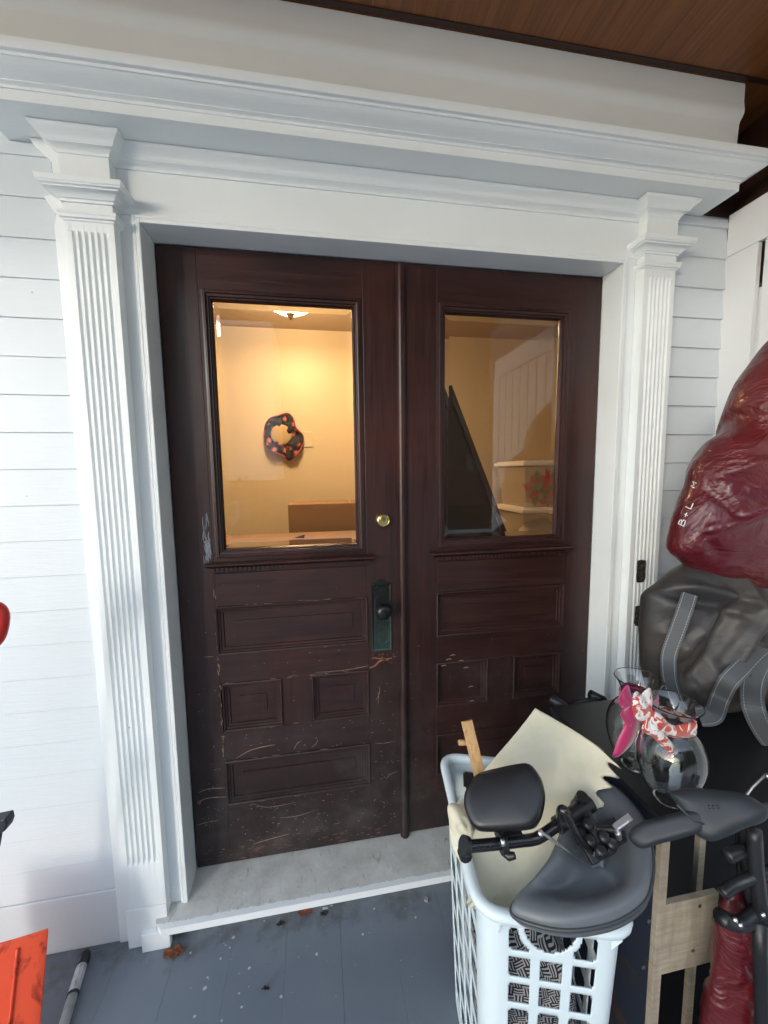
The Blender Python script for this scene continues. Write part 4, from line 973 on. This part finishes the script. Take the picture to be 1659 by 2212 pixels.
mb = MB(); hub = [atp(u, v, pA-nA*.004, nA) for u, v in ((1448, 1712), (1490, 1702), (1550, 1706), (1605, 1713), (1640, 1732), (1662, 1752), (1650, 1775), (1610, 1790), (1570, 1808), (1535, 1818), (1500, 1800), (1480, 1765), (1462, 1738))]
pillow(mb, catmull(hub, 4, True), nA, .020, .02, k=4); mb.build('hub_housing', M['greyarm'], wk, smooth=True)
mb = MB(); mb.tube([at(1462, 1738, 'y', -.875), at(1500, 1775, 'y', -.885), at(1520, 1780, 'y', -.882)], .0016, 6)
for k in range(3): mb.tube([at(1532+9*k, 1741, 'y', -.872), at(1533+9*k, 1746, 'y', -.872)], .0020, 6)
mb.build('raised_rib', M['greyseam'], wk, smooth=True)
mb = MB()
for pts, r_ in (([(1612, 1760, -.83), (1618, 1860, -.84), (1628, 1960, -.85)], .014), ([(1600, 1780, -.82), (1606, 1900, -.83)], .010), ([(1628, 1790, -.86), (1636, 1900, -.87), (1650, 1990, -.88)], .012), ([(1560, 1930, -.86), (1590, 1910, -.86), (1640, 1890, -.87), (1700, 1870, -.87)], .010), ([(1555, 1980, -.865), (1600, 1995, -.87), (1650, 1960, -.87), (1720, 1915, -.87)], .013), ([(1570, 1850, -.85), (1600, 1838, -.85), (1620, 1850, -.85)], .012), ([(1640, 1990, -.88), (1650, 2350, -.88)], .011)):
    mb.tube(catmull([at(u, v, 'y', y) for u, v, y in pts], 4), r_, 10)
mb.build('leg_tube', M['blackp'], wk, smooth=True)
mb = MB()
for u, v in ((1585, 1985), (1596, 1996), (1645, 1974)): MB().lathe([(.0, 0), (.004, .001), (.004, .004), (0, .006)], at(u, v, 'y', -.890), 10, Vector((0, -1, .3))).build('chrome_rivet', M['chrome'], wk, smooth=True)
mb.tube([at(1594, 1741, 'y', -.86), at(1625, 1700, 'y', -.83), at(1655, 1672, 'y', -.80)], .0022, 6); mb.lathe([(.0, 0), (.005, .001), (.005, .006), (0, .008)], at(1655, 1675, 'y', -.805), 10, Vector((0, -1, .3)))
mb.build('brake_cable', M['chrome'], wk, smooth=True)
# sheer red plastic bag, low right
rbq = [(1552, 2050), (1556, 1985), (1575, 1930), (1620, 1915), (1700, 1900), (1790, 1960), (1830, 2200), (1840, 2500), (1800, 2900), (1640, 2950), (1520, 2700), (1505, 2400), (1520, 2230), (1540, 2120)]
pR = at(1640, 2150, 'y', -.83); OL_ = catmull([at(u, v, 'y', -.83) for u, v in rbq], 5, True)
for p in OL_: p.z = max(p.z, FL+.012)
rb_ = pillow(MB(), OL_, (0, -1, .15), .030, .035, k=3, disp=.010, freq=16, rings=16).build('plastic_bag', M['redbag'], smooth=True)
tag(rb_, 'shiny magenta red plastic bag standing at the lower right under the walker', 'plastic bag')
# grey canvas cover bag
gb = thing('canvas_bag', 'big dark grey coated canvas bag with white-stitched straps on the table', 'canvas bag', (1.62, -.42, ZT+.002))
go = [(1392, 1300), (1400, 1276), (1424, 1258), (1450, 1236), (1478, 1218), (1540, 1200), (1660, 1200), (1800, 1260), (1900, 1380), (1930, 1560), (1880, 1760), (1700, 1700), (1560, 1640), (1480, 1600), (1430, 1545), (1400, 1480), (1388, 1400)]
yg = -.47; OG = catmull([at(u, v, 'y', yg) for u, v in go], 5, True)
for p in OG: p.z = max(p.z, ZT+.004); p.x = min(p.x, 1.93)
cG = sum(OG, Vector())/len(OG)
def resamp3(P, n_):
    L = [0]
    for i in range(len(P)): L.append(L[-1]+(P[(i+1) % len(P)]-P[i]).length)
    out = []; j = 0
    for k in range(n_):
        d = L[-1]*k/n_
        while L[j+1] < d: j += 1
        out.append(P[j].lerp(P[(j+1) % len(P)], (d-L[j])/max(1e-9, L[j+1]-L[j])))
    return out
gmb = MB(); OG = resamp3(OG, 190); pillow(gmb, OG, (-.15, -1, .25), .085, .09, k=3.2, disp=.016, freq=4.4, rings=80, seed=3, fine=.35, folds=[(at(a, b, 'y', yg-.09), at(c, d, 'y', yg-.09), e, f) for a, b, c, d, e, f in ((1690, 1300, 1560, 1490, .030, .022), (1612, 1310, 1520, 1480, -.026, .022), (1450, 1266, 1640, 1318, .016, .014), (1440, 1290, 1620, 1345, -.012, .014), (1720, 1430, 1600, 1570, .022, .020), (1560, 1340, 1480, 1450, .014, .014), (1420, 1330, 1436, 1500, -.014, .016), (1640, 1400, 1590, 1520, -.018, .016))])
go_ = gmb.build('bag_body', M['tarp'], gb, smooth=True)
def bvh(o):
    me = o.data; return BVHTree.FromPolygons([v.co.copy() for v in me.vertices], [tuple(p.vertices) for p in me.polygons])
def drape(tree, off):
    def f(u, v, lift=.0, fallback=-.62):
        d = (cf + cr*((u-829.5)/FPX) - cu*((v-1106)/FPX)).normalized(); h = tree.ray_cast(CAM, d)
        return (h[0]-d*(off+lift)) if h[0] is not None else at(u, v, 'y', fallback)
    return f
TG = bvh(go_); dg = drape(TG, .004)
def strap(pts, w_, lifts):
    C = catmull([dg(u, v, l) for (u, v), l in zip(pts, lifts)], 8); A = MB(); St = MB(); L = []; e1 = []; e2 = []
    for i, p in enumerate(C):
        t = (C[min(i+1, len(C)-1)]-C[max(i-1, 0)]).normalized(); v = (CAM-p).normalized(); s = t.cross(v).normalized()
        nn_ = s.cross(t)*.0006; L.append([p+s*w_/2-nn_, p-s*w_/2-nn_, p-s*w_/2+nn_*2, p+s*w_/2+nn_*2]); e1.append(p+s*w_*.36+(v*.0022)); e2.append(p-s*w_*.36+(v*.0022))
    A.rings(L, cap0=True, cap1=True); a_ = A.build('strap', M['strap'], gb, smooth=False)
    for e in (e1, e2):
        St = MB()
        for i in range(0, len(e)-1, 1):
            a0, a1 = e[i], e[i].lerp(e[i+1], .62); St.tube([a0, a1], .0007, 4)
        St.build('stitching', M['stitch'], a_)
strap([(1490, 1283), (1478, 1320), (1462, 1365), (1446, 1410), (1444, 1440), (1448, 1475), (1462, 1515), (1478, 1540)], .034, [0, .004, .01, .02, .024, .02, .012, .01])
strap([(1672, 1385), (1640, 1405), (1600, 1445), (1572, 1475), (1555, 1510), (1540, 1545), (1510, 1550)], .040, [0, .006, .02, .028, .03, .025, .02])
strap([(1662, 1410), (1640, 1440), (1626, 1480), (1628, 1530), (1650, 1580), (1680, 1620)], .046, [0, .01, .02, .02, .01, 0])
# crimson rubbish bag on top
ro = [(1468, 1208), (1450, 1190), (1456, 1150), (1466, 1108), (1478, 1075), (1492, 1045), (1500, 1012), (1515, 985), (1540, 950), (1566, 932), (1590, 905), (1588, 880), (1596, 850), (1612, 812), (1640, 770), (1680, 720), (1760, 690), (1860, 760), (1930, 900), (1960, 1100), (1900, 1290), (1780, 1310), (1660, 1290), (1580, 1270), (1520, 1250)]
yr = -.49; ORd = catmull([at(u, v, 'y', yr) for u, v in ro], 4, True)
for p in ORd: p.x = min(p.x, 1.945)
rmb = MB(); ORd = resamp3(ORd, 200); pillow(rmb, ORd, (-.2, -1, .1), .12, .12, k=2.6, disp=.015, freq=3.6, rings=76, seed=9, fine=.55, folds=[(at(a, b, 'y', yr-.12), at(c, d, 'y', yr-.12), e, f) for a, b, c, d, e, f in ((1690, 860, 1560, 990, .016, .016), (1560, 990, 1640, 1130, -.016, .012), (1700, 1000, 1530, 1060, .013, .012), (1690, 1120, 1520, 1180, .012, .012), (1500, 1060, 1600, 1200, -.010, .010), (1600, 890, 1660, 830, -.02, .012))])
rbo = rmb.build('refuse_bag', M['redbag'], smooth=True); tag(rbo, 'big crimson refuse bag lettered in white resting on the grey canvas bag', 'refuse bag')
TR_ = bvh(rbo)
def stroke(mb, pts):
    out = []
    for u, v in pts:
        for du in range(0, 40):
            d = (cf + cr*((u+du-829.5)/FPX) - cu*((v-1106)/FPX)).normalized(); h = TR_.ray_cast(CAM, d)
            if h[0] is not None: out.append(h[0]+h[1]*.0008*(1 if h[1].dot(d) < 0 else -1)-d*.0015); break
    if len(out) > 1: mb.tube(out, .0012, 5)
lt_ = MB()
def glyph(strokes, o, e1, e2):     # local (a, b) -> pixel
    for s in strokes: stroke(lt_, [(o[0]+a*e1[0]+b*e2[0], o[1]+a*e1[1]+b*e2[1]) for a, b in s])
ad = (5.6, -12.5); upv = (-7.5, -4.0)          # writing direction climbs the bag's left edge
glyph([[(0, 0), (0, 1.5)], [(0, 1.5), (.6, 1.45), (.75, 1.15), (.5, .85), (0, .8)], [(.5, .85), (.95, .6), (.9, .15), (.5, 0), (0, 0)]], (1477, 1137), ad, upv)
glyph([[(0, 0), (0, .9)], [(-.35, .5), (.35, .5)]], (1486, 1114), ad, upv)
glyph([[(0, 0), (0, 1.4)], [(0, 0), (1.0, 0)]], (1492, 1100), ad, upv)
lt_.build('white_lettering', M['marker'], rbo); lt_ = MB()
glyph([[(0, 0), (0, 1.0), (.4, .3), (.8, 1.0), (.8, 0)]], (1500, 1054), ad, upv)
if lt_.v: lt_.build('white_lettering', M['marker'], rbo)

# ================================================================== LEFT: SHOVEL, SNOW BRUSH, POLE
sh = thing('snow_shovel', 'red plastic snow shovel leaning at the left edge, its blade scuffed dark', 'shovel', (-.46, -.34, FL))
def bl(u, v, y): return at(u, v, 'y', y)
rows_ = []
for i in range(17):
    t = i/16
    r_ = []
    for j in range(19):
        s = j/18
        x = -.68+(.40-.03*t)*s; z = FL+.004+(.315)*t-.030*s*t; y = -.40+.085*t+.05*sin(pi*t*.8)-.030*cos(pi*(s-.5))+.03
        if j == 18: x -= .004
        r_.append(Vector((x, y+.02, z)))
    rows_.append(r_)
A_ = bl(105, 2005, -.31); B2 = bl(70, 2212, -.37)
# fit the blade's right edge to where it shows
for i in range(17):
    t = i/16; tgt = B2.lerp(A_, t) if True else 0
    e = Vector((B2.x+(A_.x-B2.x)*(.35+.65*t)-.0, -.385+.075*t, FL+.004+(A_.z-FL-.004)*t))
    old = rows_[i][-1].copy(); dlt = e-old
    for j in range(19): rows_[i][j] += dlt
mb = MB(); mb.rings(rows_, closed=False); mb.build('blade', M['redp'], sh, smooth=True, solid=.005, bevel=.0015)
mb = MB()
for k in range(4): mb.tube([rows_[i][3+4*k]+Vector((0, -.004, 0)) for i in range(1, 16)], .004, 6)
mb.build('blade_rib', M['redp'], sh, smooth=True)
g0 = bl(-30, 1345, -.37)
MB().tube([rows_[14][9]+Vector((0, -.01, 0)), Vector((-.42, -.37, .6)), g0+Vector((-.035, 0, -.02))], .0125, 12).build('shaft', M['alu'], sh, smooth=True)
gp = catmull([bl(-70, 1372, -.37), bl(-66, 1322, -.37), bl(-30, 1312, -.37), bl(-8, 1312, -.37), bl(4, 1325, -.37), bl(4, 1350, -.37), bl(-4, 1378, -.37), bl(-20, 1394, -.37), bl(-40, 1404, -.37)], 5, True)
MB().tube(gp, .0135, 12, closed=True).build('grip', M['redh'], sh, smooth=True)
MB().tube([bl(-64, 1346, -.37), bl(0, 1346, -.37)], .013, 12).build('grip_bar', M['redh'], sh, smooth=True)
cn = thing('snow_brush', 'black plastic tool handle poking in at the left edge above the shovel blade', 'snow brush', (-.38, -.38, FL))
mb = MB(); yk = -.38; pr = [bl(-60, 1775, yk), bl(-60, 1795, yk), bl(4, 1795, yk), bl(20, 1785, yk), bl(24, 1772, yk), bl(21, 1758, yk), bl(4, 1762, yk)]
mb.add([p+Vector((0, -.014, 0)) for p in pr]+[p+Vector((0, .014, 0)) for p in pr], [tuple(range(7)), tuple(range(13, 6, -1))]+[(i, (i+1) % 7, 7+(i+1) % 7, 7+i) for i in range(7)]); mb.build('cross_handle', M['greyarm'], cn, bevel=.003)
MB().tube([bl(-6, 1790, yk), bl(-12, 1830, yk), bl(-60, 1900, yk), Vector((-.46, -.30, FL+.02))], .011, 10).build('brush_pole', M['greyarm'], cn, smooth=True)
pl_t = thing('fallen_pole', 'dull aluminium pole with black end cap lying on the porch floor by the shovel', 'pole', (-.29, -.3, FL))
pa = at(176, 2088, 'z', FL+.018); pb = at(133, 2230, 'z', FL+.018); dd = (pb-pa).normalized()
MB().tube([pa, pa+dd*.070], .0150, 8).build('pole_tip', M['alu'], pl_t, auto=30)
MB().tube([pa+dd*.071, pa+dd*.9], .0135, 16).build('pole_tube', M['alu'], pl_t, smooth=True); MB().tube([pa+dd*.068, pa+dd*.074], .0160, 16).build('collar', M['greyarm'], pl_t, smooth=True)
MB().tube([pa-dd*.045, pa-dd*.030, pa-dd*.001], [.010, .017, .0165], 14).build('end_cap', M['blackp'], pl_t, smooth=True)

# ================================================================== LITTER ON THE FLOOR
def leaf(label, x, y, s, m_, rot):
    mb = MB(); n_ = 16; rs = []
    for q in (1, .6, .25):
        rs.append([(x+s*q*(1+.35*abs(sin(2.5*t)))*cos(t+rot), y+s*.62*q*(1+.25*sin(5*t))*sin(t+rot), FL+.003+.012*abs(noise.noise(Vector((cos(t)*2*q, sin(t)*2*q, x*9))))*(q+.2)) for t in [2*pi*k/n_ for k in range(n_)]])
    mb.rings(rs, cap1=True); o = mb.build('dry_leaf', m_, solid=.0006); tag(o, label, 'leaf', 'dead leaves along the threshold')
leaf('curled rust-brown leaf against the middle of the threshold', .387, -.128, .020, M['leaf'], .4)
leaf('small blackish leaf scrap left of the rust-brown leaf by the threshold', .306, -.150, .012, M['leaf2'], 1.3)
leaf('brown leaf lying at the foot of the left pilaster', -.028, -.172, .026, M['leaf'], .8)
leaf('dark leaf fragment alone on the bare blue-grey boards', .276, -.317, .009, M['leaf2'], .2)
leaf('dark crumpled leaf scrap right of the white chip near the threshold', .452, -.143, .012, M['leaf2'], 2.2)
def chip(label, x, y, w_, d_, h_, m_, rot):
    Mx = Matrix.Translation((x, y, FL+h_/2+.001)) @ Matrix.Rotation(rot, 4, 'Z'); o = MB().box(-w_/2, w_/2, -d_/2, d_/2, -h_/2, h_/2, Mx).build('paint_chip', m_, bevel=.0006); tag(o, label, 'paint chip', 'flaked paint on the porch floor')
chip('oblong white paint chip just below the threshold beside the brown leaf', .456, -.127, .019, .006, .003, M['chip'], -.1)
chip('grey square plaster crumb on the floor beside the basket', .814, -.164, .014, .013, .006, M['gstone'], -.5)
chip('tiny white flake right of the oblong chip under the threshold', .478, -.122, .007, .003, .002, M['chip'], -.2)

# ================================================================== STREET SIDE (seen mirrored in the glass; some pieces added for the light)
def gm_(name, base, rough=.9, sc_=3, alt=None):
    m = mat(name, base, rough); q = N(m)
    if alt: q.color(q.mix(q.ramp(q.noise(q.map(), sc_, 5), [(.4, B_), (.65, W_)]), base, alt))
    return m
mat_white = M['panel']; mat_pane = mat('dark_window_glass', (.02, .022, .025), .08)
grass = gm_('lawn_grass', (.05, .075, .025), .95, 2, (.10, .095, .04)); asph = gm_('asphalt', (.05, .05, .052), .9, 8, (.07, .07, .07)); leafm = gm_('tree_leaves', (.05, .075, .028), .8, 2, (.12, .12, .05)); bark = gm_('bark', (.07, .055, .04), .9)
tag(MB().box(-60, 60, -80, -2.7, FL-1.04, FL-.94).build('lawn', grass), kind='structure')
bounce_mat = gm_('pale_bounce_concrete', (.58, .56, .52), .9, 4, (.50, .48, .45))
tag(MB().box(-14, 8, -9.0, -2.62, FL-.5, FL-.12).build('bounce_ground', bounce_mat), kind='structure'); tag(MB().box(-14, -3.3, -2.61, 3, FL-.5, FL-.12).build('bounce_ground_side', bounce_mat), kind='structure')  # unseen pale ground, added to bounce light up to the cornice
tag(MB().box(-60, 60, -15.5, -9.0, FL-.939, FL-.930).build('street', asph), kind='structure')
def tree(x, y, h, r, label):
    t = thing('street_tree', label, 'tree', (x, y, FL-.94), 'trees across the street'); z0 = FL-.94
    MB().tube([(x, y, z0), (x+.1, y, z0+h*.4), (x, y+.1, z0+h*.75)], [.22, .16, .07], 10).build('trunk', bark, t, smooth=True)
    mb = MB()
    cl = [Vector((random.gauss(0, r*.42), random.gauss(0, r*.42), h*.42+abs(random.gauss(0, r*.55)))) for _ in range(26)]
    for i in range(5200):
        c = random.choice(cl)+Vector((random.gauss(0, r*.2), random.gauss(0, r*.2), random.gauss(0, r*.2))); c += Vector((x, y, z0)); s = random.uniform(.09, .20)
        a = Vector((random.uniform(-1, 1), random.uniform(-1, 1), random.uniform(-1, 1))).normalized(); b = a.orthogonal().normalized(); mb.add([c-a*s, c+b*s*.6, c+a*s, c-b*s*.6], [(0, 1, 2, 3)])
    mb.build('crown', leafm, t)
for x, y, h, r, l in ((-8.0, -17, 1.5, 1.0, 'low green bush across the street, leftmost of the row'), (-5.4, -17, 1.7, 1.0, 'low green bush across the street behind the parked car'), (-3.2, -17, 1.5, .9, 'low green bush across the street right of the parked car'), (9.5, -17, 8.6, 2.6, 'tall tree across the street, rightmost of the row')): tree(x, y, h, r, l)
nbh = thing('sky_screen_house', 'big dark brown shingled house added across the street to hide the mirrored sky', 'house', (1, -27, FL-.94)); shg = gm_('brown_shingles', (.06, .045, .035), .9, 3, (.09, .07, .05))  # added to keep bright sky out of the reflections in the panes
MB().box(-9, 22, -30, -25, FL-.94, 12.5).build('wall', shg, nbh); MB().rings([[(-10, -31, 12.5), (-10, -27.5, 16), (-10, -24, 12.5)], [(23, -31, 12.5), (23, -27.5, 16), (23, -24, 12.5)]], cap0=True, cap1=True).build('roof', asph, nbh)
for k in range(7):
    for zz in (1.2, 5.0): wn = MB().box(.2+2.1*k, 1.3+2.1*k, -25.0, -24.93, zz, zz+1.8).build('window', shg, nbh); MB().box(.3+2.1*k, 1.2+2.1*k, -24.929, -24.92, zz+.1, zz+1.7).build('pane', mat_pane, wn)
wh = thing('white_house', 'white clapboard house with an overhanging upper storey across the street', 'house', (-7, -22, FL-.94)); mb = MB(); z = 1.55
while z < 9: mb.rings([[(-15, -20.0, z), (-1.6, -20.0, z)], [(-15, -20.07, z+.24), (-1.6, -20.07, z+.24)]], closed=False); z += .25
mb.build('upper_siding', M['panel'], wh); MB().box(-15, -1.55, -24, -20.08, 1.4, 9).build('upper_body', M['panel'], wh); MB().box(-15, -1.5, -24, -19.85, 1.05, 1.39).build('storey_moulding', M['panel'], wh, bevel=.08); MB().box(-14.5, -3.2, -24, -21.5, FL-.94, 1.04).build('lower_wall', shg, wh)
cx, cy, cz = -3.0, -11.2, FL-.93
car = thing('parked_car', 'silver hatchback parked on the street facing the porch', 'car', (cx, cy, cz)); cp = mat('silver_car_paint', (.55, .57, .60), .2, metal=.6, coat=.6); cg = mat('car_glass', (.02, .025, .03), .05); hl = mat('headlight_lens', (.9, .9, .9), .1); ty = mat('tyre_rubber', (.02, .02, .02), .8)
sec = [(-.02, .35, .55, .70), (.05, .25, .80, .84), (.9, .22, .93, .89), (1.2, .22, .98, .90), (1.9, .22, 1.42, .72), (2.9, .22, 1.46, .70), (3.6, .25, 1.30, .66), (3.9, .28, .95, .82), (4.1, .35, .80, .78)]
mb = MB(); rs = []
for yy, zb2, zt2_, hwid in sec:
    wl_ = .88 if .05 < yy < 4.0 else .78; rs.append([(cx-wl_, cy-yy, cz+zb2), (cx-wl_, cy-yy, cz+.80 if zt2_ > .8 else cz+zt2_-.03), (cx-hwid, cy-yy, cz+zt2_), (cx+hwid, cy-yy, cz+zt2_), (cx+wl_, cy-yy, cz+.80 if zt2_ > .8 else cz+zt2_-.03), (cx+wl_, cy-yy, cz+zb2)])
mb.rings(rs, cap0=True, cap1=True); mb.build('car_body', cp, car, bevel=.04, auto=40)
mb = MB(); mb.add([(cx-.74, cy-1.22, cz+1.0), (cx+.74, cy-1.22, cz+1.0), (cx+.62, cy-1.80, cz+1.39), (cx-.62, cy-1.80, cz+1.39)], [(0, 1, 2, 3)]); mb.build('windscreen', cg, car, solid=.02, offset=1)
for s in (-1, 1):
    MB().box(cx+s*.60-.16, cx+s*.60+.16, cy-.02, cy+.05, cz+.60, cz+.74).build('headlight', hl, car, bevel=.02)
    for yy in (.85, 3.2): MB().lathe([(.31, -.1), (.31, .1)], (cx+s*.80, cy-yy, cz+.31), 24, Vector((1, 0, 0))).build('wheel', ty, car)
MB().box(cx-.25, cx+.25, cy+.0, cy+.03, cz+.42, cz+.52).build('number_plate', hl, car)
